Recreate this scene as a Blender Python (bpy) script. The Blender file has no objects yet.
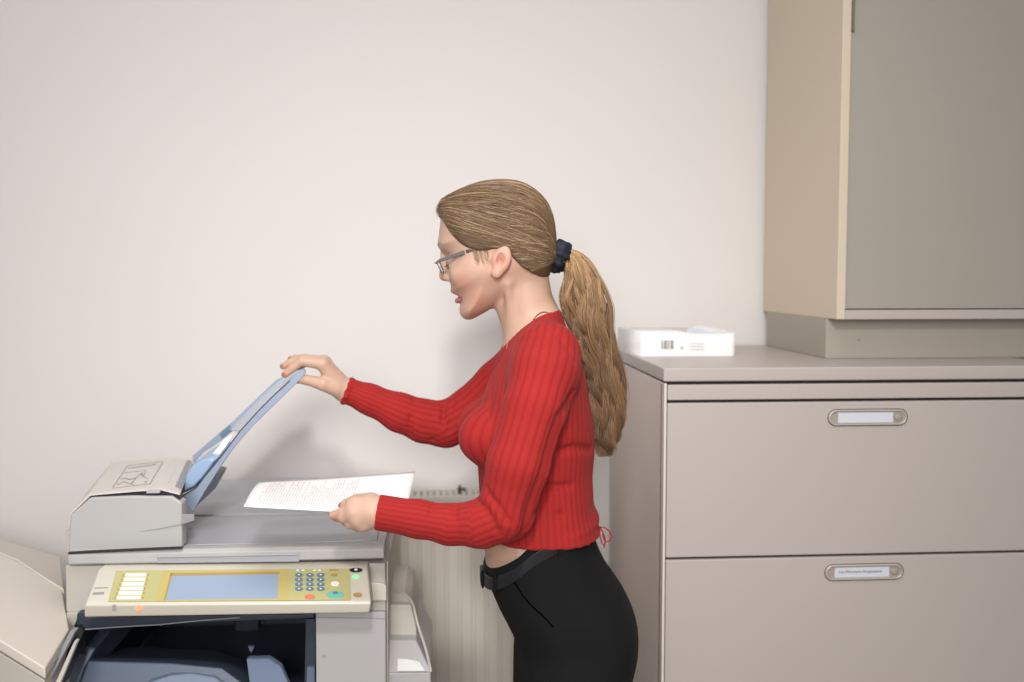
import bpy, bmesh, math, random
import numpy as np
from mathutils import Vector, Matrix, Euler

rng = random.Random(7)
nrg = np.random.default_rng(7)
scene = bpy.context.scene
C = scene.collection

# ------------------------------------------------------------------ camera
F = 1000.0                      # focal length in pixels of a 1024 x 682 frame
CAMZ = 1.5
camd = bpy.data.cameras.new('camera')
cam = bpy.data.objects.new('camera', camd)
C.objects.link(cam)
cam.location = (0, 0, CAMZ)
PITCH = math.atan(66 / F)
YAW = math.atan(72 / F)
cam.rotation_euler = (math.pi / 2 - PITCH, 0, -YAW)
camd.sensor_width = 36.0
camd.lens = 36.0 * F / 1024
camd.clip_start = 0.02
camd.dof.use_dof = True
camd.dof.focus_distance = 1.78
camd.dof.aperture_fstop = 2.0
scene.camera = cam

# ------------------------------------------------------------------ light
scene.view_settings.view_transform = 'Standard'
scene.view_settings.look = 'None'
scene.view_settings.gamma = 1.0
scene.view_settings.use_curve_mapping = False
scene.view_settings.exposure = -0.30

world = bpy.data.worlds.new('world')
scene.world = world
world.use_nodes = True
world.node_tree.nodes['Background'].inputs[0].default_value = (0.985, 0.985, 1.0, 1)
world.node_tree.nodes['Background'].inputs[1].default_value = 0.64


def area(name, loc, target, size, power, color, sy=None, spread=180):
    l = bpy.data.lights.new(name, 'AREA')
    l.energy = power
    l.color = color
    l.size = size
    l.spread = math.radians(spread)
    if sy:
        l.shape = 'RECTANGLE'
        l.size_y = sy
    o = bpy.data.objects.new(name, l)
    C.objects.link(o)
    o.location = loc
    d = Vector(target) - Vector(loc)
    o.rotation_euler = d.to_track_quat('-Z', 'Y').to_euler()
    return o


area('key_light', (-0.06, -0.25, 2.50), (-0.05, 2.6, 1.15), 0.18, 15.5, (1.0, 0.965, 0.955), spread=120)
area('ceiling_light', (-0.1, 1.0, 2.95), (-0.1, 1.35, 0.5), 1.0, 9, (1.0, 0.985, 0.97), sy=0.6, spread=110)
area('soft_light', (-0.35, -1.7, 2.15), (0.0, 2.6, 1.0), 1.0, 12.5, (0.99, 0.98, 0.985), sy=0.9, spread=64)

# ------------------------------------------------------------------ maths helpers
RM = np.array(Euler(cam.rotation_euler).to_matrix())


def ray(px, py):
    return RM @ np.array([(px - 512) / F, -(py - 341) / F, -1.0])


def P(px, py, Y):
    """point of the place seen at a photograph coordinate, at distance Y along the room"""
    d = ray(px, py)
    t = Y / d[1]
    return Vector((d[0] * t, Y, CAMZ + d[2] * t))


def PZ(px, py, z):
    d = ray(px, py)
    t = (z - CAMZ) / d[2]
    return Vector((d[0] * t, d[1] * t, z))


def PP(px, py, o, n):
    """on the plane through o with normal n"""
    d = Vector(ray(px, py))
    c = Vector((0, 0, CAMZ))
    t = (Vector(o) - c).dot(n) / d.dot(n)
    return c + d * t


def srgb(r, g, b):
    def f(c):
        c /= 255.0
        return c / 12.92 if c <= 0.04045 else ((c + 0.055) / 1.055) ** 2.4
    return (f(r), f(g), f(b), 1.0)


# ------------------------------------------------------------------ materials
def mat(name, col, rough=0.5, metal=0.0, spec=0.5, sss=0.0, noise=0.0, nscale=20, bump=0.0, emit=None, alpha=None, trans=0.0):
    m = bpy.data.materials.new(name)
    m.use_nodes = True
    nt = m.node_tree
    b = nt.nodes['Principled BSDF']
    b.inputs['Base Color'].default_value = col
    b.inputs['Roughness'].default_value = rough
    b.inputs['Metallic'].default_value = metal
    b.inputs['Specular IOR Level'].default_value = spec
    b.inputs['Transmission Weight'].default_value = trans
    if sss:
        b.inputs['Subsurface Weight'].default_value = sss
        b.inputs['Subsurface Radius'].default_value = (0.012, 0.005, 0.003)
        b.inputs['Subsurface Scale'].default_value = 1.0
    if noise or bump:
        tc = nt.nodes.new('ShaderNodeTexCoord')
        nz = nt.nodes.new('ShaderNodeTexNoise')
        nz.inputs['Scale'].default_value = nscale
        nz.inputs['Detail'].default_value = 5
        nt.links.new(tc.outputs['Object'], nz.inputs['Vector'])
        if noise:
            mx = nt.nodes.new('ShaderNodeMixRGB')
            mx.blend_type = 'MIX'
            mx.inputs[1].default_value = tuple(c * (1 - noise) for c in col[:3]) + (1,)
            mx.inputs[2].default_value = tuple(min(1, c * (1 + noise)) for c in col[:3]) + (1,)
            nt.links.new(nz.outputs['Fac'], mx.inputs[0])
            nt.links.new(mx.outputs[0], b.inputs['Base Color'])
        if bump:
            bp = nt.nodes.new('ShaderNodeBump')
            bp.inputs['Strength'].default_value = bump
            bp.inputs['Distance'].default_value = 0.002
            nt.links.new(nz.outputs['Fac'], bp.inputs['Height'])
            nt.links.new(bp.outputs[0], b.inputs['Normal'])
    if emit:
        b.inputs['Emission Color'].default_value = emit[0]
        b.inputs['Emission Strength'].default_value = emit[1]
    return m


def mat_attr(name, attr, rough, sss=0.0, spec=0.5, aniso=0.0, sheen=0.0):
    m = mat(name, (0.5, 0.5, 0.5, 1), rough, sss=sss, spec=spec)
    nt = m.node_tree
    a = nt.nodes.new('ShaderNodeAttribute')
    a.attribute_name = attr
    b = nt.nodes['Principled BSDF']
    nt.links.new(a.outputs['Color'], b.inputs['Base Color'])
    b.inputs['Anisotropic'].default_value = aniso
    b.inputs['Sheen Weight'].default_value = sheen
    return m


M = dict(
    wall=mat('wall_paint', srgb(223, 218, 214), 0.75, spec=0.25, noise=0.012, nscale=3, bump=0.03),
    floor=mat('floor_vinyl', srgb(172, 164, 154), 0.5, noise=0.06, nscale=8),
    cab=mat('cabinet_paint', srgb(181, 171, 164), 0.36, noise=0.012, nscale=4),
    cab_side=mat('cabinet_side_paint', srgb(214, 201, 192), 0.45, noise=0.012, nscale=4),
    cab_up=mat('upper_cabinet_paint', srgb(206, 192, 170), 0.45, noise=0.01, nscale=4),
    shutter=mat('shutter_door', srgb(160, 152, 142), 0.55, noise=0.015, nscale=5),
    plinth=mat('plinth_paint', srgb(164, 156, 143), 0.5, noise=0.015, nscale=5),
    gap=mat('dark_gap', srgb(38, 32, 28), 0.7),
    chrome=mat('handle_metal', srgb(186, 176, 165), 0.35, metal=0.25),
    recess=mat('handle_recess', srgb(160, 150, 138), 0.5),
    label=mat('label_card', srgb(205, 207, 214), 0.6),
    ink=mat('ink', srgb(95, 96, 105), 0.7),
    plastic=mat('copier_white_plastic', srgb(176, 174, 172), 0.45, noise=0.01, nscale=6),
    cream=mat('copier_cream_plastic', srgb(180, 176, 165), 0.45, noise=0.01, nscale=6),
    ivory=mat('panel_ivory_plastic', srgb(204, 198, 183), 0.4),
    grey=mat('tray_grey_plastic', srgb(164, 165, 170), 0.42, noise=0.015, nscale=6),
    darkgrey=mat('grille_grey', srgb(140, 140, 144), 0.5),
    black=mat('black_plastic', srgb(24, 26, 30), 0.5),
    slate=mat('slate_plastic', srgb(98, 110, 128), 0.42, noise=0.03, nscale=9),
    slate2=mat('light_slate_plastic', srgb(128, 142, 165), 0.42),
    slate3=mat('dark_slate_plastic', srgb(46, 54, 66), 0.45),
    blue=mat('blue_grey_plastic', srgb(144, 155, 174), 0.38, noise=0.01),
    blue2=mat('blue_guide_plastic', srgb(148, 172, 200), 0.32, noise=0.02, nscale=15),
    palegrey=mat('pale_tray_plastic', srgb(196, 204, 216), 0.4),
    yellow=mat('yellow_green_overlay', srgb(182, 176, 122), 0.5),
    yellow2=mat('yellow_overlay', srgb(188, 172, 104), 0.5),
    key=mat('white_key', srgb(232, 230, 218), 0.4),
    keyblue=mat('blue_grey_key', srgb(92, 124, 146), 0.45),
    red=mat('red_key', srgb(214, 120, 92), 0.45),
    teal=mat('teal_key', srgb(104, 186, 172), 0.45),
    tan=mat('tan_key', srgb(170, 144, 84), 0.5),
    screen=mat('lcd', srgb(146, 160, 180), 0.25, emit=(srgb(150, 172, 208), 0.08)),
    led=mat('red_led', srgb(255, 120, 90), 0.4, emit=(srgb(255, 110, 70), 2.2)),
    ledg=mat('green_led', srgb(140, 230, 170), 0.4, emit=(srgb(120, 240, 160), 0.5)),
    rad=mat('radiator_enamel', srgb(200, 193, 182), 0.45),
    beige=mat('beige_printer_plastic', srgb(212, 203, 191), 0.5, noise=0.012, nscale=5),
    beige2=mat('beige_printer_edge', srgb(190, 184, 174), 0.5),
    ream=mat('ream_wrap', srgb(238, 236, 234), 0.4),
    reamblue=mat('ream_wrap_inside', srgb(212, 216, 226), 0.5),
    greyink=mat('grey_print', srgb(150, 148, 146), 0.6),
    paleink=mat('pale_print', srgb(192, 188, 180), 0.6),
    skin=mat_attr('skin', 'tint', 0.5, sss=0.12, spec=0.35),
    hair=mat_attr('hair_strands', 'tint', 0.42, spec=0.35),
    hairbase=mat('hair_underlayer', srgb(92, 68, 46), 0.6),
    knit=mat_attr('red_rib_knit', 'tint', 0.85, spec=0.15, sheen=0.03),
    twill=mat('black_twill', srgb(20, 20, 21), 0.9, spec=0.2, noise=0.1, nscale=200, bump=0.1),
    leather=mat('black_leather', srgb(24, 26, 31), 0.35),
    velvet=mat('navy_velvet', srgb(18, 22, 38), 0.7),
    frame=mat('grey_spectacle_frame', srgb(88, 82, 84), 0.35),
    framedark=mat('dark_spectacle_arm', srgb(44, 40, 40), 0.35),
    glass=mat('lens_glass', (1, 1, 1, 1), 0.02, trans=1.0),
    white=mat('eye_white', srgb(225, 215, 208), 0.3),
    iris=mat('iris', srgb(70, 80, 88), 0.3),
    cord=mat('red_cord', srgb(160, 34, 38), 0.8),
    strap=mat('brown_cord', srgb(120, 52, 40), 0.8),
    cable=mat('grey_cable', srgb(150, 145, 138), 0.5),
    lid_toplit=mat('feeder_lid_plastic_toplit', srgb(208, 202, 194), 0.45, noise=0.01, nscale=6),  # copier plastic lightened: light from above put into the lid colour
    seam=mat('dark_seam', srgb(5, 5, 6), 1.0, spec=0.0),
    strip=mat('olive_lock_strip', srgb(112, 102, 84), 0.5),
    wood=mat('shoe_leather', srgb(30, 26, 25), 0.4),
)
M['glass'].node_tree.nodes['Principled BSDF'].inputs['IOR'].default_value = 1.05


def paper_mat(name, lines=True):
    m = mat(name, srgb(236, 233, 231), 0.6, spec=0.2)
    nt = m.node_tree
    b = nt.nodes['Principled BSDF']
    if not lines:
        return m
    uv = nt.nodes.new('ShaderNodeUVMap')
    sp = nt.nodes.new('ShaderNodeSeparateXYZ')
    nt.links.new(uv.outputs[0], sp.inputs[0])

    def mth(op, a, bb=None):
        n = nt.nodes.new('ShaderNodeMath')
        n.operation = op
        for i, v in enumerate((a, bb)):
            if v is None:
                continue
            if isinstance(v, (int, float)):
                n.inputs[i].default_value = v
            else:
                nt.links.new(v, n.inputs[i])
        return n.outputs[0]
    # u runs along the long side (down the page), v across it
    row = mth('MULTIPLY', sp.outputs[0], 58)
    fr = mth('FRACT', row)
    line = mth('LESS_THAN', fr, 0.45)
    fl = mth('FLOOR', row)
    cx = nt.nodes.new('ShaderNodeCombineXYZ')
    nt.links.new(mth('MULTIPLY', sp.outputs[1], 60), cx.inputs[1])
    nt.links.new(mth('MULTIPLY', fl, 7.3), cx.inputs[0])
    nz = nt.nodes.new('ShaderNodeTexNoise')
    nz.inputs['Scale'].default_value = 1.0
    nz.inputs['Detail'].default_value = 1
    nt.links.new(cx.outputs[0], nz.inputs['Vector'])
    word = mth('GREATER_THAN', nz.outputs['Fac'], 0.42)
    wn = nt.nodes.new('ShaderNodeTexWhiteNoise')
    wn.noise_dimensions = '1D'
    nt.links.new(fl, wn.inputs['W'])
    ends = mth('LESS_THAN', sp.outputs[1], mth('ADD', 0.5, mth('MULTIPLY', wn.outputs['Value'], 0.65)))
    rows = mth('GREATER_THAN', mth('ADD', wn.outputs['Value'], mth('LESS_THAN', sp.outputs[0], 0.6)), 0.42)
    inside = mth('MULTIPLY', mth('MULTIPLY', mth('GREATER_THAN', sp.outputs[0], 0.06), mth('LESS_THAN', sp.outputs[0], 0.72)),
                 mth('MULTIPLY', mth('GREATER_THAN', sp.outputs[1], 0.08), mth('LESS_THAN', sp.outputs[1], 0.90)))
    k = mth('MULTIPLY', mth('MULTIPLY', mth('MULTIPLY', line, word), mth('MULTIPLY', rows, ends)), inside)
    mx = nt.nodes.new('ShaderNodeMixRGB')
    nt.links.new(mth('MULTIPLY', k, 0.32), mx.inputs[0])
    mx.inputs[1].default_value = srgb(236, 233, 231)
    mx.inputs[2].default_value = srgb(60, 60, 66)
    nt.links.new(mx.outputs[0], b.inputs['Base Color'])
    return m


# ------------------------------------------------------------------ object helpers
def obj(name, bm, m, parent=None, smooth=False, bevel=0.0, seg=2):
    if isinstance(bm, bmesh.types.BMesh):
        me = bpy.data.meshes.new(name)
        bmesh.ops.recalc_face_normals(bm, faces=bm.faces[:])
        bm.to_mesh(me)
        bm.free()
    else:
        me = bm
        me.name = name
    me.materials.append(m)
    o = bpy.data.objects.new(name, me)
    C.objects.link(o)
    if smooth:
        me.polygons.foreach_set('use_smooth', [True] * len(me.polygons))
    if bevel:
        md = o.modifiers.new('bevel', 'BEVEL')
        md.width = bevel
        md.segments = seg
        md.limit_method = 'ANGLE'
        md.angle_limit = math.radians(35)
        me.polygons.foreach_set('use_smooth', [True] * len(me.polygons))
        wn = o.modifiers.new('wn', 'WEIGHTED_NORMAL')
        wn.keep_sharp = True
    if parent is not None:
        par(o, parent)
    return o


def par(o, parent):
    o.parent = parent
    # parents are all unrotated; subtract the world position of the chain
    off = Vector((0, 0, 0))
    q = parent
    while q:
        off += q.location
        q = q.parent
    o.location = o.location - off


def thing(name, label, cat, loc, group=None):
    o = bpy.data.objects.new(name, None)
    o.empty_display_size = 0.1
    C.objects.link(o)
    o.location = loc
    tag(o, label, cat, group)
    return o


def tag(o, label, cat, group=None):
    o['label'] = label
    o['category'] = cat
    if group:
        o['group'] = group
    return o


def struct(name, bm, m):
    o = obj(name, bm, m)
    o['kind'] = 'structure'
    return o


def bx(bm, x0, x1, y0, y1, z0, z1):
    vs = [bm.verts.new((x, y, z)) for z in (z0, z1) for (x, y) in ((x0, y0), (x1, y0), (x1, y1), (x0, y1))]
    for f in ((0, 3, 2, 1), (4, 5, 6, 7), (0, 1, 5, 4), (1, 2, 6, 5), (2, 3, 7, 6), (3, 0, 4, 7)):
        bm.faces.new([vs[i] for i in f])
    return bm


def box(x0, x1, y0, y1, z0, z1):
    return bx(bmesh.new(), x0, x1, y0, y1, z0, z1)


def hexa(bm, a, b):
    """closed solid between two equally long point loops"""
    va = [bm.verts.new(p) for p in a]
    vb = [bm.verts.new(p) for p in b]
    n = len(a)
    bm.faces.new(va)
    bm.faces.new(vb[::-1])
    for i in range(n):
        j = (i + 1) % n
        bm.faces.new((va[i], vb[i], vb[j], va[j]))
    return bm


def solid(a, b):
    return hexa(bmesh.new(), a, b)


def slab(pts, n, th, off=0.0):
    n = Vector(n).normalized()
    a = [Vector(p) + n * off for p in pts]
    b = [p + n * th for p in a]
    return solid(a, b)


def oval(cx, cy, rx, ry, k=18):
    return [(cx + rx * math.cos(2 * math.pi * i / k), cy + ry * math.sin(2 * math.pi * i / k)) for i in range(k)]


def stadium(cx, cz, hw, hh, k=8):
    pts = []
    for s, a0 in ((1, -math.pi / 2), (-1, math.pi / 2)):
        for i in range(k + 1):
            a = a0 + math.pi * i / k
            pts.append((cx + s * (hw - hh) + hh * math.cos(a), cz + hh * math.sin(a)))
    return pts


def catmull(pts, n):
    p = np.array(pts, float)
    p = np.vstack([2 * p[0] - p[1], p, 2 * p[-1] - p[-2]])
    out = []
    for i in range(1, len(p) - 2):
        for t in np.linspace(0, 1, n, endpoint=False):
            a, b, c, d = p[i - 1], p[i], p[i + 1], p[i + 2]
            out.append(0.5 * ((2 * b) + (-a + c) * t + (2 * a - 5 * b + 4 * c - d) * t * t + (-a + 3 * b - 3 * c + d) * t ** 3))
    out.append(p[-2])
    return np.array(out)


def tube(bm, pts, r, k=8, smoothn=0):
    if smoothn:
        pts = catmull([tuple(q) for q in pts], smoothn)
    pts = [Vector(p) for p in pts]
    n = len(pts)
    rr = r if hasattr(r, '__len__') else [r] * n
    if len(rr) != n:
        rr = np.interp(np.linspace(0, 1, n), np.linspace(0, 1, len(rr)), rr)
    up = Vector((0, 1, 0.01))
    rings = []
    for i, p in enumerate(pts):
        d = (pts[min(i + 1, n - 1)] - pts[max(i - 1, 0)]).normalized()
        a = d.cross(up)
        if a.length < 0.05:
            a = d.cross(Vector((1, 0, 0)))
        a.normalize()
        b = a.cross(d)
        rings.append([bm.verts.new(p + (a * math.cos(t) + b * math.sin(t)) * rr[i]) for t in [2 * math.pi * j / k for j in range(k)]])
    for i in range(n - 1):
        for j in range(k):
            bm.faces.new((rings[i][j], rings[i][(j + 1) % k], rings[i + 1][(j + 1) % k], rings[i + 1][j]))
    bm.faces.new(rings[0][::-1])
    bm.faces.new(rings[-1])
    return bm


def text_mesh(name, body, loc, rot, size, m, parent, depth=0.0002):
    cu = bpy.data.curves.new(name, 'FONT')
    cu.body = body
    cu.size = size
    cu.extrude = depth
    cu.resolution_u = 2
    t = bpy.data.objects.new(name + '_tmp', cu)
    C.objects.link(t)
    bpy.context.view_layer.update()
    me = bpy.data.meshes.new_from_object(t.evaluated_get(bpy.context.evaluated_depsgraph_get()))
    bpy.data.objects.remove(t)
    me.transform(Matrix.Translation(loc) @ Euler(rot).to_matrix().to_4x4())
    return obj(name, me, m, parent)


# ------------------------------------------------------------------ signed-distance sculpting
def rc(p, a, b, ra, rb):
    a = np.array(a)
    b = np.array(b)
    ab = b - a
    t = np.clip(((p - a) @ ab) / max(1e-12, ab @ ab), 0, 1)
    return np.linalg.norm(p - a - t[:, None] * ab, axis=1) - (ra + (rb - ra) * t)


def smin(a, b, k):
    h = np.clip(0.5 + 0.5 * (b - a) / k, 0, 1)
    return b * (1 - h) + a * h - k * h * (1 - h)


def smax(a, b, k):
    return -smin(-a, -b, k)


def ell(p, c, r, R=None):
    q = p - np.array(c)
    if R is not None:
        q = q @ R
    q = q / np.array(r)
    n = np.linalg.norm(q, axis=1)
    return (n - 1) * min(r)


def chain(p, pts, k=0.006):
    """pts: (px,py,Y,r)"""
    q = [(P(a, b, c), r) for a, b, c, r in pts]
    d = None
    for (a, ra), (b, rb) in zip(q[:-1], q[1:]):
        e = rc(p, a, b, ra, rb)
        d = e if d is None else smin(d, e, k)
    return d


class Poly2:
    """2-D signed distance (negative inside) of an outline in the x-z plane, tabulated"""
    def __init__(self, pts, smooth=4, h=0.0015, pad=0.12):
        pts = np.array(pts, float)
        if smooth:
            q = np.vstack([pts[-1:], pts, pts[:2]])
            out = []
            for i in range(1, len(q) - 2):
                for t in np.linspace(0, 1, smooth, endpoint=False):
                    a, b, c, d = q[i - 1], q[i], q[i + 1], q[i + 2]
                    out.append(0.5 * ((2 * b) + (-a + c) * t + (2 * a - 5 * b + 4 * c - d) * t * t + (-a + 3 * b - 3 * c + d) * t ** 3))
            pts = np.array(out)
        self.lo = pts.min(0) - pad
        n = np.ceil((pts.max(0) + pad - self.lo) / h).astype(int) + 2
        self.n = n
        self.h = h
        X, Z = np.meshgrid(self.lo[0] + h * np.arange(n[0]), self.lo[1] + h * np.arange(n[1]), indexing='ij')
        d2 = np.full(X.shape, 1e9)
        ins = np.zeros(X.shape, bool)
        m = len(pts)
        for i in range(m):
            a = pts[i]
            b = pts[(i + 1) % m]
            e = b - a
            t = np.clip(((X - a[0]) * e[0] + (Z - a[1]) * e[1]) / max(1e-12, e @ e), 0, 1)
            d2 = np.minimum(d2, (X - a[0] - t * e[0]) ** 2 + (Z - a[1] - t * e[1]) ** 2)
            c = ((a[1] > Z) != (b[1] > Z))
            with np.errstate(divide='ignore', invalid='ignore'):
                xx = (b[0] - a[0]) * (Z - a[1]) / (b[1] - a[1] if b[1] != a[1] else 1e-9) + a[0]
            ins ^= c & (X < xx)
        self.g = np.sqrt(d2) * np.where(ins, -1, 1)

    def __call__(self, p):
        u = (p[:, 0] - self.lo[0]) / self.h
        w = (p[:, 2] - self.lo[1]) / self.h
        uc = np.clip(u, 0, self.n[0] - 1.001)
        wc = np.clip(w, 0, self.n[1] - 1.001)
        i = uc.astype(int)
        j = wc.astype(int)
        fu = uc - i
        fw = wc - j
        g = self.g
        v = (g[i, j] * (1 - fu) * (1 - fw) + g[i + 1, j] * fu * (1 - fw) + g[i, j + 1] * (1 - fu) * fw + g[i + 1, j + 1] * fu * fw)
        return v + np.hypot(u - uc, w - wc) * self.h


def inflate(d, v, R, W):
    """d: 2-D signed distance, v: lateral offset, R: rounding depth, W: half width"""
    return np.sqrt(np.maximum(R + d, 0) ** 2 + (v * R / W) ** 2) - R


def surface(f, lo, hi, h, smooth=2, margin=1.9):
    lo = np.array(lo, float)
    n = (np.ceil((np.array(hi) - lo) / h / 4).astype(int) * 4)
    nb = n // 4
    bi = np.stack(np.meshgrid(*[np.arange(k) for k in nb], indexing='ij'), -1).reshape(-1, 3)
    c = lo + (bi * 4 + 1.5) * h
    v = np.concatenate([f(c[i:i + 400000]) for i in range(0, len(c), 400000)])
    vals = np.repeat(np.repeat(np.repeat(v.reshape(nb).astype(np.float32), 4, 0), 4, 1), 4, 2)
    act = bi[np.abs(v) < 4 * h * 0.87 * margin]
    off = np.stack(np.meshgrid(*[np.arange(4)] * 3, indexing='ij'), -1).reshape(-1, 3)
    for s in range(0, len(act), 8000):
        idx = (act[s:s + 8000, None, :] * 4 + off[None]).reshape(-1, 3)
        vals[idx[:, 0], idx[:, 1], idx[:, 2]] = f(lo + idx * h)
    ins = vals < 0
    cn = n - 1
    cnt = np.zeros(cn, np.int8)
    for dx in (0, 1):
        for dy in (0, 1):
            for dz in (0, 1):
                cnt += ins[dx:cn[0] + dx, dy:cn[1] + dy, dz:cn[2] + dz]
    cells = np.argwhere((cnt > 0) & (cnt < 8))
    cid = np.full(cn, -1, np.int32)
    cid[cells[:, 0], cells[:, 1], cells[:, 2]] = np.arange(len(cells))
    acc = np.zeros((len(cells), 3))
    num = np.zeros(len(cells))
    corners = [(a, b, c) for a in (0, 1) for b in (0, 1) for c in (0, 1)]
    for a in corners:
        for ax in range(3):
            if a[ax]:
                continue
            b = list(a)
            b[ax] = 1
            va = vals[cells[:, 0] + a[0], cells[:, 1] + a[1], cells[:, 2] + a[2]].astype(float)
            vb = vals[cells[:, 0] + b[0], cells[:, 1] + b[1], cells[:, 2] + b[2]].astype(float)
            mk = (va < 0) != (vb < 0)
            t = np.where(mk, va / np.where(va == vb, 1, va - vb), 0)
            pt = np.tile(np.array(a, float), (len(cells), 1))
            pt[:, ax] += t
            acc[mk] += pt[mk]
            num[mk] += 1
    V = lo + (cells + acc / num[:, None]) * h
    quads = []
    for ax in range(3):
        o1, o2 = [(1, 2), (2, 0), (0, 1)][ax]
        sl0 = [slice(1, cn[i]) for i in range(3)]
        sl0[ax] = slice(0, cn[ax])
        sl1 = list(sl0)
        sl1[ax] = slice(1, cn[ax] + 1)
        A = ins[tuple(sl0)]
        B = ins[tuple(sl1)]
        e = np.argwhere(A != B)
        flip = A[e[:, 0], e[:, 1], e[:, 2]]
        e = e + 1
        e[:, ax] -= 1

        def g(d1, d2):
            q = e.copy()
            q[:, o1] -= d1
            q[:, o2] -= d2
            return cid[q[:, 0], q[:, 1], q[:, 2]]
        q = np.stack([g(1, 1), g(0, 1), g(0, 0), g(1, 0)], 1)
        q[~flip] = q[~flip][:, ::-1]
        quads.append(q)
    Q = np.concatenate(quads)
    Q = Q[(Q >= 0).all(1)]
    for _ in range(smooth):
        s = np.zeros_like(V)
        w = np.zeros(len(V))
        for a, b in ((0, 1), (1, 2), (2, 3), (3, 0)):
            for i, j in ((a, b), (b, a)):
                for k in range(3):
                    s[:, k] += np.bincount(Q[:, i], V[Q[:, j], k], len(V))
                w += np.bincount(Q[:, i], minlength=len(V))
        V = V * 0.5 + 0.5 * s / w[:, None]
    return V, Q


def normals(f, V, e=0.001):
    g = np.stack([f(V + d) - f(V - d) for d in np.eye(3) * e], 1)
    return g / np.maximum(1e-9, np.linalg.norm(g, axis=1))[:, None]


def mesh_np(name, V, Q, tint=None):
    me = bpy.data.meshes.new(name)
    k = Q.shape[1]
    me.vertices.add(len(V))
    me.vertices.foreach_set('co', V.astype(np.float32).ravel())
    me.loops.add(Q.size)
    me.loops.foreach_set('vertex_index', Q.astype(np.int32).ravel())
    me.polygons.add(len(Q))
    me.polygons.foreach_set('loop_start', np.arange(0, Q.size, k, dtype=np.int32))
    me.polygons.foreach_set('use_smooth', np.ones(len(Q), bool))
    me.update(calc_edges=True)
    me.validate()
    if tint is not None:
        a = me.color_attributes.new('tint', 'FLOAT_COLOR', 'POINT')
        t = np.ones((len(V), 4), np.float32)
        t[:, :3] = tint
        a.data.foreach_set('color', t.ravel())
    return me


def blend(t, c, w):
    return t * (1 - w[:, None]) + np.array(c[:3]) * w[:, None]


# ================================================================== room
WY = 2.6
struct('wall_back', box(-3.0, 3.2, WY, WY + 0.12, 0, 3.0), M['wall'])
struct('floor', box(-3.0, 3.2, -2.2, WY + 0.12, -0.08, 0), M['floor'])
struct('wall_left', box(-3.12, -3.0, -2.2, WY + 0.12, 0, 3.0), M['wall'])
struct('wall_right', box(3.2, 3.32, -2.2, WY + 0.12, 0, 3.0), M['wall'])
struct('baseboard_back', box(-3.0, 3.2, WY - 0.015, WY, 0, 0.09), M['wall'])

# ================================================================== lateral filing cabinet
FY = 1.95
ptl = P(664, 368, FY)
ZT = ptl.z
XL = P(664.5, 383, FY).x
XR = XL + 0.80 + 0.03
BY = 2.58
zt2 = P(664, 382, FY).z
fc = thing('filing_cabinet', 'wide beige steel filing cabinet with two pill-shaped drawer handles, against the white wall', 'filing cabinet', (XL + 0.4, FY + 0.3, 0))
b = box(XL, XR, FY + 0.02, BY, 0.06, zt2 - 0.003)
obj('carcass', b, M['cab_side'], fc, bevel=0.003)
obj('top_panel', box(XL - 0.002, XR + 0.002, FY, BY, zt2, ZT), M['cab'], fc, bevel=0.0035)
obj('base', box(XL + 0.02, XR - 0.02, FY + 0.05, BY - 0.02, 0.0, 0.06), M['plinth'], fc)
z1 = P(667, 385, FY).z
z2 = P(667, 400.5, FY).z
xf0 = P(667, 450, FY).x
xf1 = XR - 0.006
obj('face_rail', box(xf0, xf1, FY, FY + 0.02, z2, z1), M['cab'], fc, bevel=0.0025)
zd = [P(667, 403.3, FY).z, P(667, 558.0, FY).z]
dh = zd[0] - zd[1]
gapz = 0.0048
top = zd[0]
hx, hw, hh = P(867.7, 419, FY).x, 0.0825, 0.0165
for k in range(4):
    z0 = top - dh if k < 3 else 0.075
    dr = obj('drawer', box(xf0, xf1, FY, FY + 0.02, z0, top), M['cab'], fc, bevel=0.0028)
    hz = top - 0.0325
    out = stadium(hx, hz, hw, hh)
    inn = stadium(hx, hz, hw - 0.0052, hh - 0.0048)
    # rim ring
    bm = bmesh.new()
    n = len(out)
    v0 = [bm.verts.new((x, FY + 0.0008, z)) for x, z in out]
    v1 = [bm.verts.new((x, FY - 0.0035, z)) for x, z in stadium(hx, hz, hw - 0.0015, hh - 0.0015)]
    v2 = [bm.verts.new((x, FY - 0.0035, z)) for x, z in stadium(hx, hz, hw - 0.0042, hh - 0.0038)]
    v3 = [bm.verts.new((x, FY + 0.0005, z)) for x, z in inn]
    for i in range(n):
        j = (i + 1) % n
        for A, B in ((v0, v1), (v1, v2), (v2, v3)):
            bm.faces.new((A[i], A[j], B[j], B[i]))
    hd = obj('handle', bm, M['chrome'], dr, smooth=True)
    # dark ring laid around the rim to paint in its shadow line
    bm = bmesh.new()
    g0 = [bm.verts.new((x, FY - 0.0004, z)) for x, z in stadium(hx, hz, hw + 0.0012, hh + 0.0012)]
    g1 = [bm.verts.new((x, FY - 0.0006, z)) for x, z in out]
    for i in range(n):
        j = (i + 1) % n
        bm.faces.new((g0[i], g0[j], g1[j], g1[i]))
    obj('rim_shadow_line', bm, M['gap'], dr)
    obj('recess', slab([(x, FY - 0.0002, z) for x, z in inn], (0, -1, 0), 0.0006), M['recess'], dr)
    obj('label_card', box(hx - 0.062, hx + 0.052, FY - 0.0016, FY - 0.0009, hz - 0.0105, hz + 0.0105), M['label'], dr)
    obj('finger_pull', solid([(x, FY - 0.0010, z) for x, z in oval(hx + 0.0635, hz, 0.0085, 0.0082)],
                             [(x, FY - 0.0022, z) for x, z in oval(hx + 0.0635, hz, 0.0068, 0.0065)]), M['recess'], dr, smooth=True)
    if k == 1:
        text_mesh('label_text', 'Lab Placement Assignments', (hx - 0.054, FY - 0.0018, hz - 0.001), (math.pi / 2, 0, 0), 0.0082, M['ink'], dr)
    top = z0 - gapz
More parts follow.
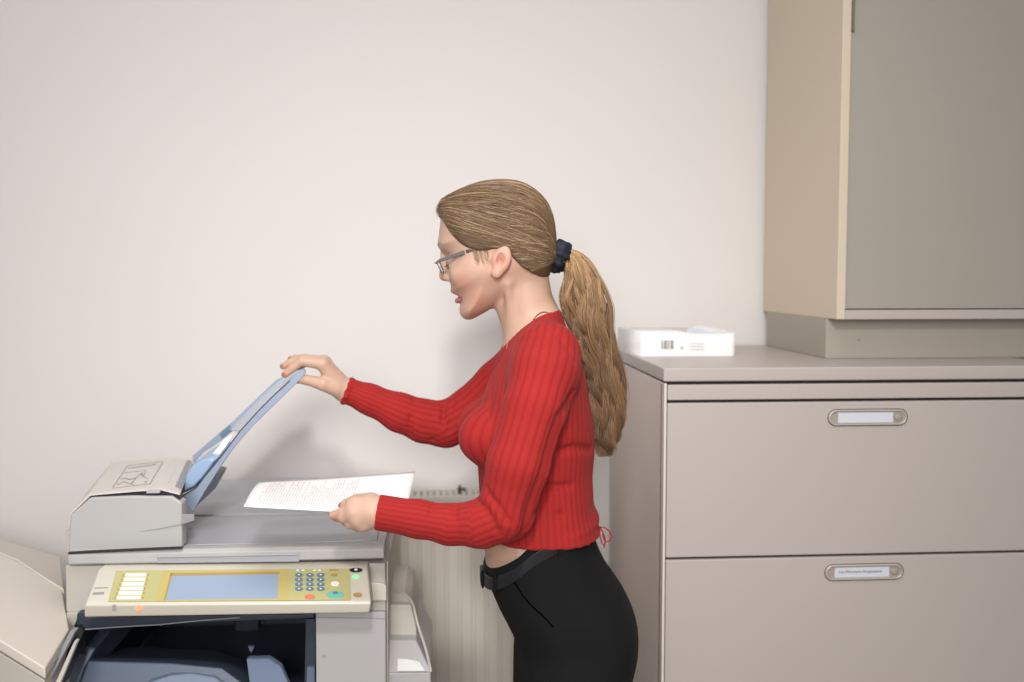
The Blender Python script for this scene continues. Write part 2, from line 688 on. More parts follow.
obj('drawer_gap', box(xf0 + 0.002, xf1 - 0.002, FY + 0.012, FY + 0.021, 0.08, zt2 - 0.001), M['gap'], fc)
obj('edge_strip', box(XL, xf0 - 0.0012, FY + 0.001, FY + 0.03, 0.065, zt2 - 0.003), M['cab_side'], fc, bevel=0.001)

# ================================================================== upper cabinet
UYp = (CAMZ - ZT) / ((358.7 - 275) / 1000.0)
a = PZ(825.5, 358.7, ZT)
UX0 = a.x
UYf = a.y
UYb = 2.575
UXR = UX0 + 0.80
CYf = UYf - 0.055
cz0 = P(837, 319.5, CYf).z
cx0 = P(837, 300, CYf).x
uc = thing('shutter_cabinet', 'tall beige sliding-shutter cabinet with a grey-brown door, standing on the wide filing cabinet', 'cabinet', (UX0 + 0.4, UYf + 0.2, ZT))
obj('plinth', box(UX0, UXR, UYf, UYb - 0.03, ZT, cz0), M['plinth'], uc, bevel=0.002)
CT = 2.7
bm = bmesh.new()
bx(bm, cx0, cx0 + 0.019, CYf, UYb, cz0, CT)
obj('side_panel', bm, M['cab_up'], uc, bevel=0.0015)
obj('side_panel', box(UXR + 0.02, UXR + 0.04, CYf, UYb, cz0, CT), M['cab_up'], uc, bevel=0.0015)
zr = P(838, 310.0, CYf).z
obj('bottom_panel', box(cx0 + 0.0195, UXR + 0.0195, CYf + 0.001, UYb, cz0, zr), M['cab'], uc, bevel=0.0012)
obj('top_panel', box(cx0, UXR + 0.04, CYf, UYb, CT, CT + 0.02), M['cab_up'], uc)
obj('back_panel', box(cx0 + 0.0195, UXR + 0.0195, UYb - 0.01, UYb, zr, CT), M['cab'], uc)
bm = bmesh.new()
# shutter with faint vertical slats
x = cx0 + 0.0215
xs = []
while x < UXR + 0.018:
    xs.append(x)
    x += 0.0125
for i, xx in enumerate(xs):
    bx(bm, xx, xx + 0.01248, CYf + 0.0075, CYf + 0.016, zr + 0.0028, CT - 0.002)
obj('shutter_door', bm, M['shutter'], uc)
obj('rail_gap', box(cx0 + 0.0195, UXR, CYf + 0.010, CYf + 0.02, zr + 0.0002, zr + 0.004), M['gap'], uc)
lz = P(846, 31, CYf).z
obj('lock_strip', box(cx0 + 0.019, cx0 + 0.0245, CYf - 0.003, CYf + 0.008, lz, lz + 0.35), M['strip'], uc, bevel=0.0008)
sc = P(859, 340, UYf)
bm = bmesh.new()
hexa(bm, [(sc.x + 0.002 * math.cos(t), UYf + 0.0005, sc.z + 0.002 * math.sin(t)) for t in np.linspace(0, 6.28, 9)[:-1]],
     [(sc.x + 0.0012 * math.cos(t), UYf - 0.001, sc.z + 0.0012 * math.sin(t)) for t in np.linspace(0, 6.28, 9)[:-1]])
obj('screw', bm, M['gap'], uc)

# ================================================================== ream of paper
a = PZ(638.5, 355.6, ZT)
b_ = PZ(737.0, 356.4, ZT)
RX0, RX1, RY = a.x, b_.x, (a.y + b_.y) / 2
rz = P(640, 333, RY).z
rm = thing('paper_ream', 'white paper ream in torn-open wrapper with a grey barcode, lying on the filing cabinet', 'paper ream', ((RX0 + RX1) / 2, RY + 0.14, ZT))
RB = RY + 0.285
obj('paper_stack', box(RX0 + 0.002, RX1 - 0.003, RY + 0.004, RB - 0.004, ZT + 0.002, rz - 0.004), M['reamblue'], rm)
# wrapper: left part closed, right part open at the top with crumpled rim
bm = bmesh.new()
nx = 28
rows_ = []
for i in range(nx + 1):
    t = i / nx
    x = RX0 + (RX1 - RX0) * t
    dip = 0.0
    if t > 0.5:
        dip = 0.004 * math.sin((t - 0.5) * 2 * math.pi) ** 2
    zt_ = rz - dip + 0.0012 * math.sin(t * 19) * (t > 0.45)
    rows_.append([bm.verts.new((x, RY + 0.0007 * math.sin(t * 14), ZT)), bm.verts.new((x, RY - 0.001 + 0.0012 * math.sin(t * 9 + 1), (ZT + zt_) / 2)), bm.verts.new((x, RY + 0.002, zt_)),
                  bm.verts.new((x, RY + 0.03 if t > 0.5 else RY + 0.10, zt_ + (0.001 if t < .5 else -0.001))), bm.verts.new((x, RB, rz - 0.003)), bm.verts.new((x, RB, ZT))])
for i in range(nx):
    for j in range(5):
        bm.faces.new((rows_[i][j], rows_[i + 1][j], rows_[i + 1][j + 1], rows_[i][j + 1]))
bm.faces.new(rows_[0])
bm.faces.new(rows_[-1][::-1])
obj('wrapper', bm, M['ream'], rm, smooth=True)


def ppt(px, py, dy=0.0):
    q = P(px, py, RY + dy)
    return (q.x, q.y, q.z)


# torn flaps
bm = bmesh.new()
fl = [ppt(686, 338, 0.004), ppt(688, 328.5, 0.05), ppt(696, 326.2, 0.07), ppt(708, 328, 0.06), ppt(720, 331.5, 0.05), ppt(722, 337, 0.02), ppt(706, 340, 0.004)]
hexa(bm, fl, [(x + 0.0005, y + 0.001, z - 0.0006) for x, y, z in fl])
obj('torn_flap', bm, M['reamblue'], rm)
bm = bmesh.new()
fl = [ppt(692, 326.5, 0.062), ppt(700, 325, 0.09), ppt(722, 329, 0.08), ppt(735, 331.5, 0.07), ppt(736, 334.5, 0.03), ppt(724, 341, 0.0), ppt(720, 333, 0.04)]
hexa(bm, fl, [(x + 0.0002, y + 0.0012, z - 0.0012) for x, y, z in fl])
obj('torn_flap', bm, M['ream'], rm)
bm = bmesh.new()
for x0_, x1_ in ((661.5, 663), (664, 667.2), (668, 669.4), (670.5, 673.5)):
    q0, q1 = ppt(x0_, 349, -0.0032), ppt(x1_, 340.3, -0.0032)
    bx(bm, q0[0], q1[0], RY - 0.0032, RY - 0.0020, q0[2], q1[2])
obj('barcode', bm, M['greyink'], rm)
bm = bmesh.new()
q0, q1 = ppt(680, 349, 0), ppt(683, 346.5, 0)
bx(bm, q0[0], q1[0], RY - 0.0032, RY - 0.0020, q0[2], q1[2])
for yy in (343, 346, 349):
    q0, q1 = ppt(690, yy + .7, 0), ppt(704, yy, 0)
    bx(bm, q0[0], q1[0], RY - 0.0025, RY - 0.0018, q0[2], q1[2])
obj('printed_marks', bm, M['paleink'], rm)

# ================================================================== radiator
RF = 2.49
rt = P(440, 497.5, RF).z
rx0, rx1 = P(330, 500, RF).x, P(572, 500, RF).x
rd = thing('radiator', 'cream fluted panel radiator on the wall between the copier and the filing cabinet', 'radiator', ((rx0 + rx1) / 2, RF, 0.12))
bm = bmesh.new()
N = int((rx1 - rx0) / 0.0042)
va, vb = [], []
for i in range(N + 1):
    x = rx0 + (rx1 - rx0) * i / N
    ph = ((x - rx0) / 0.034) % 1.0
    dep = 0.006 * (1 - min(1, abs(ph - 0.5) / 0.16)) if abs(ph - 0.5) < 0.16 else 0
    va.append((x, RF + dep))
bot, tp = 0.12, rt - 0.012
vv = []
for (x, y) in va:
    vv.append([bm.verts.new((x, RF, rt)), bm.verts.new((x, RF, tp + 0.004)), bm.verts.new((x, y, tp - 0.012)), bm.verts.new((x, y, bot + 0.02)), bm.verts.new((x, RF, bot)), bm.verts.new((x, RF + 0.012, bot)), bm.verts.new((x, RF + 0.012, rt))])
for i in range(N):
    for j in range(7):
        k = (j + 1) % 7
        bm.faces.new((vv[i][j], vv[i + 1][j], vv[i + 1][k], vv[i][k]))
bm.faces.new(vv[0])
bm.faces.new(vv[-1][::-1])
obj('front_panel', bm, M['rad'], rd, smooth=False)
bm = bmesh.new()
bx(bm, rx0, rx1, RF + 0.012, RF + 0.018, rt - 0.03, rt + 0.002)
bx(bm, rx0, rx1, RF + 0.076, RF + 0.082, rt - 0.03, rt + 0.002)
x = rx0
while x < rx1:
    bx(bm, x, x + 0.008, RF + 0.018, RF + 0.076, rt - 0.008, rt + 0.001)
    x += 0.0165
obj('top_grille', bm, M['rad'], rd, bevel=0)
obj('back_panel', box(rx0, rx1, RF + 0.082, RF + 0.09, 0.12, rt), M['rad'], rd)
obj('inner_void', box(rx0 + 0.004, rx1 - 0.004, RF + 0.019, RF + 0.08, 0.13, rt - 0.03), M['plinth'], rd)
for xx in (rx0 + 0.05, rx1 - 0.06):
    obj('foot', box(xx, xx + 0.03, RF + 0.01, RF + 0.08, 0.0, 0.13), M['rad'], rd)
vz = P(461, 489, RF + 0.04)
bm = bmesh.new()
tube(bm, [(vz.x - 0.006, vz.y, rt + 0.0), (vz.x - 0.002, vz.y, rt + 0.012), (vz.x - 0.004, vz.y, rt + 0.022)], 0.003, 6)
tube(bm, [(vz.x - 0.010, vz.y, rt + 0.013), (vz.x + 0.012, vz.y, rt + 0.011)], [0.002, 0.004], 6)
obj('bleed_valve', bm, M['gap'], rd, smooth=True)

# ================================================================== neighbouring beige printer (left edge)
pr = thing('beige_printer', 'beige printer with a sloping lid, cut off by the left edge beside the copier', 'printer', (-0.95, 1.9, 0))
c1 = P(45, 668, 1.66)
c2 = P(-110, 572, 1.78)
c3 = P(69, 629, 1.80)
c4 = P(62, 589, 1.95)
c5 = P(14, 559, 2.05)
c6 = P(-140, 500, 2.2)
dn = Vector((0, 0.0, -0.020))
bm = solid([c1, c3, c4, c5, c6, c2], [p + dn for p in (c1, c3, c4, c5, c6, c2)])
obj('lid', bm, M['beige'], pr, bevel=0.003)
d1 = P(64, 589, 1.94)
d2 = P(60, 556, 2.42)
d3 = P(-60, 545, 2.50)
d4 = P(15, 558.5, 2.055)
d5 = P(-138, 499, 2.21)
bm = solid([d1, d2, d3, d5, d4], [p + Vector((0, 0, -0.03)) for p in (d1, d2, d3, d5, d4)])
obj('rear_cover', bm, M['beige'], pr, bevel=0.003)
low = [c1, c3, c4, c5, c6, c2]
ctr = sum(low, Vector()) / 6
lo1 = [ctr + (p - ctr) * 0.985 + Vector((0, 0, -0.024)) for p in low]
lo2 = [Vector((p.x, p.y, 0.0)) for p in lo1]
bm = solid(lo1, lo2)
obj('body', bm, M['beige2'], pr, bevel=0.003)
lo1 = [p + Vector((0, 0, -0.032)) for p in (d1, d2, d3, d5, d4)]
obj('rear_body', solid(lo1, [Vector((p.x, p.y, 0)) for p in lo1]), M['beige2'], pr)

# ================================================================== copier
CF = 1.85     # front plane
cp = thing('photocopier', 'white and cream photocopier with a touch screen panel and raised blue feeder tray', 'photocopier', (-0.4, 2.15, 0))


def q(px, py, Y):
    return P(px, py, Y)


# scanner slab (platen cover)
xl = q(68, 556, CF).x
xr = q(384, 556, CF).x
zs0 = q(226, 563, CF).z
zs1 = q(226, 549, CF).z
CB = 2.475
# profiled top: rim at the front, recessed bed, raised soft back edge
bm = bmesh.new()
prof = [(CF + 0.006, zs0), (CF, zs0 + 0.004), (CF, zs1 - 0.006), (CF + 0.007, zs1), (CF + 0.028, zs1 + 0.001), (CF + 0.045, zs1 - 0.006),
        (2.13, zs1 - 0.008), (2.136, zs1 - 0.012), (2.144, zs1 - 0.008), (2.40, zs1 - 0.001), (2.455, zs1 + 0.006), (CB, zs1 + 0.004), (CB + 0.004, zs0)]
nx = 12
cols = []
for i in range(nx + 1):
    t = i / nx
    x = xl + (xr - xl) * t
    edge = 1 if i in (0, nx) else 0
    cols.append([bm.verts.new((x + (0.003 if i == 0 else -0.003 if i == nx else 0) * 0, y, z + 0.010 * max(0, t - 0.72) * (1 if 4 < k < 11 else 0) * 1.5)) for k, (y, z) in enumerate(prof)])
for i in range(nx):
    for j in range(len(prof) - 1):
        bm.faces.new((cols[i][j], cols[i + 1][j], cols[i + 1][j + 1], cols[i][j + 1]))
    bm.faces.new((cols[i][0], cols[i][-1], cols[i + 1][-1], cols[i + 1][0]))
bm.faces.new(cols[0])
bm.faces.new(cols[-1][::-1])
pl = obj('platen_cover', bm, M['plastic'], cp, bevel=0.0015)
# grey output bed on the cover
ex0 = q(130, 540, CF + 0.05).x
bed = [(CF + 0.050, zs1 - 0.0045), (2.128, zs1 - 0.0065), (2.1285, zs1 - 0.0045), (2.132, zs1 - 0.0045), (2.1445, zs1 - 0.0045), (2.40, zs1 + 0.0025), (2.452, zs1 + 0.0085)]


def bedmesh(y0, y1, dz, x0, x1, lift=0.0):
    bm = bmesh.new()
    ys = np.linspace(y0, y1, 10)
    xs_ = np.linspace(x0, x1, 14)
    zf = lambda y: float(np.interp(y, [p_[0] for p_ in prof[4:12]], [p_[1] for p_ in prof[4:12]]))
    g = []
    for x in xs_:
        t = (x - xl) / (xr - xl)
        g.append([bm.verts.new((x, y, zf(y) + 0.015 * max(0, t - 0.72) + dz + lift * math.sin(math.pi * (y - y0) / (y1 - y0)))) for y in ys])
    g2 = [[bm.verts.new((v.co.x, v.co.y, v.co.z - 0.004)) for v in c_] for c_ in g]
    for i in range(len(xs_) - 1):
        for j in range(len(ys) - 1):
            bm.faces.new((g[i][j], g[i + 1][j], g[i + 1][j + 1], g[i][j + 1]))
            bm.faces.new((g2[i][j], g2[i][j + 1], g2[i + 1][j + 1], g2[i + 1][j]))
    per = [(i, 0) for i in range(len(xs_))] + [(len(xs_) - 1, j) for j in range(1, len(ys))] + [(i, len(ys) - 1) for i in range(len(xs_) - 2, -1, -1)] + [(0, j) for j in range(len(ys) - 2, 0, -1)]
    for a_, b__ in zip(per, per[1:] + per[:1]):
        bm.faces.new((g[a_[0]][a_[1]], g2[a_[0]][a_[1]], g2[b__[0]][b__[1]], g[b__[0]][b__[1]]))
    return bm


obj('output_bed', bedmesh(2.146, 2.455, 0.003, ex0, xr - 0.012), M['grey'], cp, bevel=0.001)
obj('output_bed', bedmesh(CF + 0.048, 2.133, 0.003, ex0, xr - 0.016), M['grey'], cp, bevel=0.001)
# handle recess strip
h0, h1 = q(157, 556, CF), q(299, 560.5, CF)
bm = solid([q(157, 555.2, CF - 0.001), q(299, 554.2, CF - 0.001), q(299, 561.5, CF - 0.001), q(157, 563, CF - 0.001)],
           [q(157, 555.2, CF + 0.003), q(299, 554.2, CF + 0.003), q(299, 561.5, CF + 0.003), q(157, 563, CF + 0.003)])
hr = obj('handle_grip', bm, M['grey'], cp)
bm = solid([q(157, 554.6, CF - 0.006), q(299, 553.2, CF - 0.006), q(299, 554.8, CF - 0.006), q(157, 557.5, CF - 0.006)],
           [q(157, 554.6, CF + 0.003), q(299, 553.2, CF + 0.003), q(299, 554.8, CF + 0.003), q(157, 557.5, CF + 0.003)])
obj('grip_lip', bm, M['plastic'], hr)

# document feeder body
AF = CF + 0.012
face = [(68, 553.5), (70, 515), (90, 497.5), (130, 495.8), (172, 496.2), (182, 503), (182.3, 548)]
bk = 2.26
fr_ = [q(x, y, AF) for x, y in face]
bb = [Vector((p.x, bk, p.z)) for p in fr_]
bb = [Vector((p.x, AF + 0.035, p.z)) for p in fr_]
af = obj('document_feeder', solid(fr_, bb), M['plastic'], cp, bevel=0.004)
rb_ = [q(x, y, AF + 0.034) for x, y in [(70, 551), (72, 518), (92, 500.5), (130, 499), (146, 500), (146, 520), (120, 551)]]
obj('roller_housing', solid(rb_, [Vector((p.x, bk, p.z)) for p in rb_]), M['plastic'], af, bevel=0.002)
# lid: hugging cover, lifted a little over a dark gap
lidf = [(70, 513.5), (89, 494.0), (110, 492), (146, 489), (160, 488.2), (180, 493.2)]
lf = [q(x, y, AF + 0.001) for x, y in lidf]
lbk = [q(x, y, 2.21) for x, y in ((107 + 20 - 22, 470), (112, 462.5), (125, 461), (158, 458.8), (171, 458), (192.5, 461.5))]
th = Vector((0.0, 0, -0.0035))
bm = bmesh.new()
ra = [bm.verts.new(p) for p in lf]
rb = [bm.verts.new(p) for p in lbk]
rc_ = [bm.verts.new(p + th) for p in lf]
rd_ = [bm.verts.new(p + th) for p in lbk]
for i in range(5):
    bm.faces.new((ra[i], ra[i + 1], rb[i + 1], rb[i]))
    bm.faces.new((rc_[i], rd_[i], rd_[i + 1], rc_[i + 1]))
    bm.faces.new((ra[i], rc_[i], rc_[i + 1], ra[i + 1]))
    bm.faces.new((rb[i], rb[i + 1], rd_[i + 1], rd_[i]))
bm.faces.new((ra[0], rb[0], rd_[0], rc_[0]))
bm.faces.new((ra[5], rc_[5], rd_[5], rb[5]))
lid = obj('feeder_lid', bm, M['lid_toplit'], cp)
gapf = [(73, 512.5), (91, 495.5), (146, 490.5), (161, 490), (178, 494.5), (180, 500.5), (171, 496.5), (130, 496.5), (90, 498.5), (72, 515)]
gp = [q(x, y, AF + 0.006) for x, y in gapf]
obj('feeder_gap', solid(gp, [Vector((p.x, p.y + 0.03, p.z - 0.002)) for p in gp]), M['black'], cp)
tabp = [(146.5, 489.6), (160, 489), (160, 493.2), (146, 493.6)]
tb = [q(x, y, AF - 0.001) for x, y in tabp]
obj('lid_latch', solid(tb, [p + Vector((0, 0.02, 0)) for p in tb]), M['plastic'], cp, bevel=0.001)


def onlid(px, py, seg):
    """point on lid facet seg (between lf[seg], lf[seg+1])"""
    n_ = (lf[seg + 1] - lf[seg]).cross(lbk[seg] - lf[seg]).normalized()
    if n_.z < 0:
        n_ = -n_
    return PP(px, py, lf[seg], n_), n_


def lidline(bm, pts, w=0.0006, seg=2):
    prev = None
    for (a_, b__) in zip(pts[:-1], pts[1:]):
        p0, n_ = onlid(*a_, seg)
        p1, _ = onlid(*b__, seg)
        tube(bm, [p0 + n_ * 0.0006, p1 + n_ * 0.0006], w, 4)


bm = bmesh.new()
lidline(bm, [(112, 488.5), (127.5, 466), (163, 461.5), (150, 484), (112, 488.5)])
lidline(bm, [(121, 479), (126, 478.6), (130, 479.6), (136, 478.2)], 0.0009)
lidline(bm, [(124, 473), (146, 470.5), (143, 477)])
lidline(bm, [(131, 484), (140, 474), (148, 479)])
lidline(bm, [(141, 475.5), (142.2, 473.5)], 0.0016)
lidline(bm, [(144.5, 482.6), (146.5, 482)], 0.0016)
lidline(bm, [(117, 485), (124, 482), (135, 485.5)])
lidline(bm, [(128, 468.5), (156, 464.6)], 0.0010)
obj('printed_diagram', bm, M['greyink'], lid)
bm = bmesh.new()
lidline(bm, [(167.8, 484), (178, 462.8)], 0.0010, 4)
for i in range(9):
    t = i / 8
    lidline(bm, [(170.5 + 9 * t, 484.5 - 20 * t), (173.4 + 9 * t, 484.2 - 20 * t)], 0.0007, 4)
obj('printed_marks', bm, M['paleink'], lid)
bm = bmesh.new()
pts = [onlid(x, y, 4) for x, y in ((175.2, 487), (186.5, 461.8), (191.5, 462.5), (180.5, 489.5))]
obj('lid_grille', slab([p for p, n_ in pts], pts[0][1], 0.003, 0.001), M['darkgrey'], lid)
# side edges on the body
bm = solid([q(182, 514.5, AF - 0.004), q(194.5, 514, AF + 0.02), q(194, 520.5, AF + 0.02), q(182, 524.5, AF - 0.004)],
           [q(182, 514.5, AF + 0.09), q(190, 514, AF + 0.12), q(190, 520.5, AF + 0.12), q(182, 524.5, AF + 0.09)])
obj('exit_bracket', bm, M['plastic'], cp, bevel=0.001)
e0 = [q(x, y, AF + 0.01) for x, y in ((182.3, 524), (190, 522), (186, 540), (182.3, 547))]

bm = bmesh.new()
tube(bm, [q(140, 531.5, AF - 0.0004), q(160, 528.5, AF - 0.0006), q(182, 524.2, AF - 0.0006)], [0.0004, 0.0009, 0.0012], 6)
obj('seam_line', bm, M['greyink'], af)
sl = [q(x, y, CF - 0.001) for x, y in ((68, 552.6), (182, 547.6), (182, 548.6), (68, 554.2))]
obj('seam_gap', solid(sl, [p + Vector((0, 0.01, 0)) for p in sl]), M['gap'], cp)
hk = [q(x, y, AF + 0.03) for x, y in ((65.5, 531), (70, 530), (69, 551), (66.5, 551))]
obj('side_hinge', solid(hk, [p + Vector((0, 0.03, 0)) for p in hk]), M['cream'], cp)

# blue feeder tray, folded up
NY, FYT = 1.985, 2.22
tray = bpy.data.objects.new('feeder_tray', None)
C.objects.link(tray)
tray.location = q(187, 505, 2.1)
par(tray, cp)


def strip(name, near_px, Yn, far_px, Yf, th_, m, bev=0.0012):
    a_ = [q(x, y, Yn) for x, y in near_px]
    b__ = [q(x, y, Yf) for x, y in far_px]
    bm = bmesh.new()
    n_ = len(a_)
    nn = Vector((0.77, 0, -0.63)) * th_
    A = [bm.verts.new(p) for p in a_]
    B = [bm.verts.new(p) for p in b__]
    A2 = [bm.verts.new(p + nn) for p in a_]
    B2 = [bm.verts.new(p + nn) for p in b__]
    for i in range(n_ - 1):
        bm.faces.new((A[i], A[i + 1], B[i + 1], B[i]))
        bm.faces.new((A2[i], B2[i], B2[i + 1], A2[i + 1]))
        bm.faces.new((A[i], A2[i], A2[i + 1], A[i + 1]))
        bm.faces.new((B[i], B[i + 1], B2[i + 1], B2[i]))
    bm.faces.new((A[0], B[0], B2[0], A2[0]))
    bm.faces.new((A[-1], A2[-1], B2[-1], B[-1]))
    return obj(name, bm, m, tray, bevel=bev)


# side rail facing the camera: outline prism
rail = [(181, 496), (196, 487.5), (204.5, 476), (221, 456), (232, 441), (240, 430.5), (258, 410.5), (275, 393.5), (291, 379), (301.5, 369),
        (304.5, 369.5), (305.5, 373), (302, 378), (283, 396.5), (266, 413), (252, 427), (242.5, 437.5), (233, 449), (223, 463), (214, 477), (205, 491), (193, 511.5), (186.5, 506)]
a_ = [q(x, y, NY) for x, y in rail]
obj('side_rail', solid(a_, [p + Vector((0, 0.008, 0)) for p in a_]), M['blue'], tray, bevel=0.0015)
# dark seam on the rail
bm = bmesh.new()
tube(bm, [q(x, y - 0.4, NY - 0.0004) for x, y in ((181.5, 497), (196, 488.3), (204.5, 477), (221, 457), (240, 431.5), (258, 411.5), (275, 394.5), (290, 381))], 0.0011, 6)
obj('rail_seam', bm, M['slate3'], tray)
# tray plate between near rail and far rail
strip('tray_plate', [(240, 431), (258, 411), (275, 394), (291, 380), (303, 370)], NY + 0.006, [(229, 430), (251, 407), (271, 387.5), (288, 374), (304, 367.2)], FYT, 0.003, M['palegrey'])
# far rail
rail2 = [(192.5, 456), (211, 440), (229, 424.8), (253, 402), (276, 380), (292, 372.5), (303, 367.5), (304, 369.5), (280, 387), (256, 409), (236, 428), (218, 443), (203, 453), (193.5, 463)]
a_ = [q(x, y, FYT) for x, y in rail2]
obj('side_rail', solid(a_, [p + Vector((0, 0.008, 0)) for p in a_]), M['blue'], tray, bevel=0.0012)
a_ = [q(x, y, FYT - 0.002) for x, y in ((219, 433.5), (230, 424.5), (232.5, 430), (222, 439))]
obj('rail_clip', solid(a_, [p + Vector((0, 0.012, 0)) for p in a_]), M['keyblue'], tray, bevel=0.001)
# bright blue paper guide bulging at the foot of the tray
bm = bmesh.new()
gl = [(181.5, 494), (182.5, 484), (187, 473), (194, 463), (204, 457), (213, 454.5), (219, 457), (213, 466), (204, 477.5), (194, 488)]
front = [q(x, y, NY + 0.012) for x, y in gl]
gc = sum(front, Vector()) / len(front)
bk_ = [p + Vector((0, 0.16, 0.0)) for p in front]
front2 = [gc + (p - gc) * 0.80 + Vector((0, -0.010, 0)) for p in front]
A = [bm.verts.new(p) for p in front]
B = [bm.verts.new(p) for p in bk_]
D = [bm.verts.new(p) for p in front2]
n_ = len(A)
for i in range(n_):
    j = (i + 1) % n_
    bm.faces.new((A[i], A[j], B[j], B[i]))
    bm.faces.new((D[i], D[j], A[j], A[i]))
bm.faces.new(D)
bm.faces.new(B[::-1])
obj('paper_guide', bm, M['blue2'], tray, bevel=0.003, seg=3)
a_ = [q(x, y, NY + 0.01) for x, y in ((184, 497), (200, 485), (206, 487), (193, 510), (187, 505))]
obj('hinge_block', solid(a_, [p + Vector((0, 0.2, 0)) for p in a_]), M['slate'], tray, bevel=0.002)
a_ = [q(x, y, NY + 0.03) for x, y in ((208, 460), (224, 439.5), (233, 434), (226, 446), (216, 459))]
obj('tray_label', solid(a_, [p + Vector((0, 0.004, 0)) for p in a_]), M['ream'], tray)

# main body under the slab
zb0 = q(200, 625, CF).z
xbl = q(65, 580, CF + 0.02).x
xbr = q(386, 600, CF - 0.01).x
obj('scanner_base', solid([q(65, 565.5, CF + 0.012), q(385.5, 563.2, CF + 0.012), q(386, 612, CF + 0.012), q(66, 612.5, CF + 0.012)],
                          [Vector((p.x, CB, p.z)) for p in (q(65, 565.5, CF + 0.012), q(385.5, 563.2, CF + 0.012), q(386, 612, CF + 0.012), q(66, 612.5, CF + 0.012))]), M['cream'], cp, bevel=0.003)
a_ = [q(x, y, CF + 0.004) for x, y in ((369, 582), (384, 583.5), (386.5, 586), (386.5, 601), (369, 601))]
obj('panel_shoulder', solid(a_, [p + Vector((0, 0.02, 0)) for p in a_]), M['ivory'], cp, bevel=0.002)
# control panel
PFY, PBY = 1.755, 1.825
TL, TR, BR, BL = q(98, 569.5, PBY), q(367.5, 567.5, PBY), q(371.5, 601.5, PFY), q(85.5, 603, PFY)
bl2, br2 = q(84, 617.5, PFY + 0.006), q(369.5, 613, PFY + 0.006)
bl1, br1 = q(83.5, 607, PFY - 0.001), q(371.5, 604.5, PFY - 0.001)
pn = (TR - TL).cross(BL - TL).normalized()
if pn.z < 0:
    pn = -pn
bot_l, bot_r = Vector((bl2.x, 1.87, bl2.z - 0.0)), Vector((br2.x, 1.87, br2.z + 0.0))
tbl, tbr = Vector((TL.x, 1.87, TL.z)), Vector((TR.x, 1.87, TR.z))
cpn = obj('control_panel', solid([TL, BL, bl1, bl2, bot_l, tbl], [TR, BR, br1, br2, bot_r, tbr]), M['ivory'], cp, bevel=0.004, seg=3)


def onp(name, pts, m, th_=0.0006, off=0.0, parent=cpn, bev=0):
    return obj(name, slab([PP(x, y, TL, pn) for x, y in pts], pn, th_, off), m, parent, bevel=bev)


onp('overlay', [(116, 570.8), (349.5, 568.8), (350.5, 600), (108, 602)], M['yellow'], 0.0008)
onp('screen_surround', [(163, 571.3), (289, 569.8), (288.5, 600.6), (155, 601.4)], M['yellow2'], 0.0010)
scr = onp('touch_screen', [(171.5, 574.4), (278.5, 573), (277.5, 599), (164.5, 600.4)], M['screen'], 0.0012)
onp('screen_edge', [(170.5, 573.6), (279.6, 572.2), (279.4, 574.6), (170, 576.2)], M['tan'], 0.0016, parent=scr)
onp('screen_edge', [(170.8, 573.8), (172.6, 574), (165.5, 600.8), (163.6, 601)], M['tan'], 0.0016, parent=scr)
for y_, c_ in ((578, 'pale'), (584, 'x'), (590, 'x')):
    pass
for i in range(6):
    t = i / 5
    y0 = 573.8 + i * 4.55
    xl_ = 126 - 8.5 * t
    xr_ = 147 - 5.5 * t
    onp('key', [(xl_, y0), (xr_, y0 - 0.2), (xr_ - 0.7, y0 + 3.2), (xl_ - 0.9, y0 + 3.4)], M['key'], 0.0022, bev=0.0006)
    onp('indicator', [(xr_ + 0.6, y0 + 0.5), (xr_ + 2.0, y0 + 0.5), (xr_ + 1.6, y0 + 2.8), (xr_ + 0.2, y0 + 2.8)], M['tan'], 0.0014)
    onp('indicator', [(xl_ - 3.2, y0 + 1), (xl_ - 1.8, y0 + 1), (xl_ - 2.2, y0 + 3.2), (xl_ - 3.6, y0 + 3.2)], M['tan'], 0.0014)
for r_ in range(4):
    for c_ in range(3):
        kx, ky = 299.0 + c_ * 10.9 - 0.0 * r_, 575.6 + r_ * 4.65
        k_ = onp('number_key', oval(kx, ky, 4.0, 1.9, 14), M['keyblue'], 0.0024, bev=0.0005)
        onp('key_mark', oval(kx, ky, 1.1, 0.65, 8), M['key'], 0.0003, off=0.0024, parent=k_)
for kx in (297.5, 303, 314.5, 319.5):
    onp('indicator', oval(kx, 570.6, 1.6, 0.8, 10), M['key'], 0.0014)
onp('clear_key', oval(309.8, 597.5, 5.2, 2.2), M['red'], 0.0024, bev=0.0005)
sk = onp('start_key', oval(335.3, 595.4, 8.4, 3.6), M['teal'], 0.0026, bev=0.0006)
onp('start_mark', oval(335.5, 593.8, 3.0, 1.2, 12), M['keyblue'], 0.0004, off=0.0026, parent=sk)
onp('stop_key', oval(335, 584.3, 4.4, 2.3), M['key'], 0.0022, bev=0.0005)
onp('menu_key', oval(334.2, 575.5, 3.6, 1.5), M['tan'], 0.0018)
onp('menu_key', [(329.5, 569.6), (338.5, 569.5), (338.5, 571.2), (329.5, 571.3)], M['tan'], 0.0014)
dk = onp('power_window', oval(356, 570.4, 6.6, 2.0), M['black'], 0.0016)
onp('power_light', oval(356, 570.2, 1.7, 1.1, 10), M['key'], 0.0004, off=0.0016, parent=dk)
onp('ready_light', oval(355.8, 576.8, 3.6, 1.7, 12), M['ledg'], 0.0016)
onp('power_key', oval(357.6, 595.2, 4.4, 1.8), M['tan'], 0.0020)
onp('printed_marks', [(94.5, 587.6), (108, 587.2), (107.8, 588.2), (94.2, 588.8)], M['greyink'], 0.0004)
onp('printed_marks', [(93, 592.4), (104.5, 592), (104, 594.4), (92.4, 595)], M['greyink'], 0.0004)
fn = Vector((0, -1, 0))
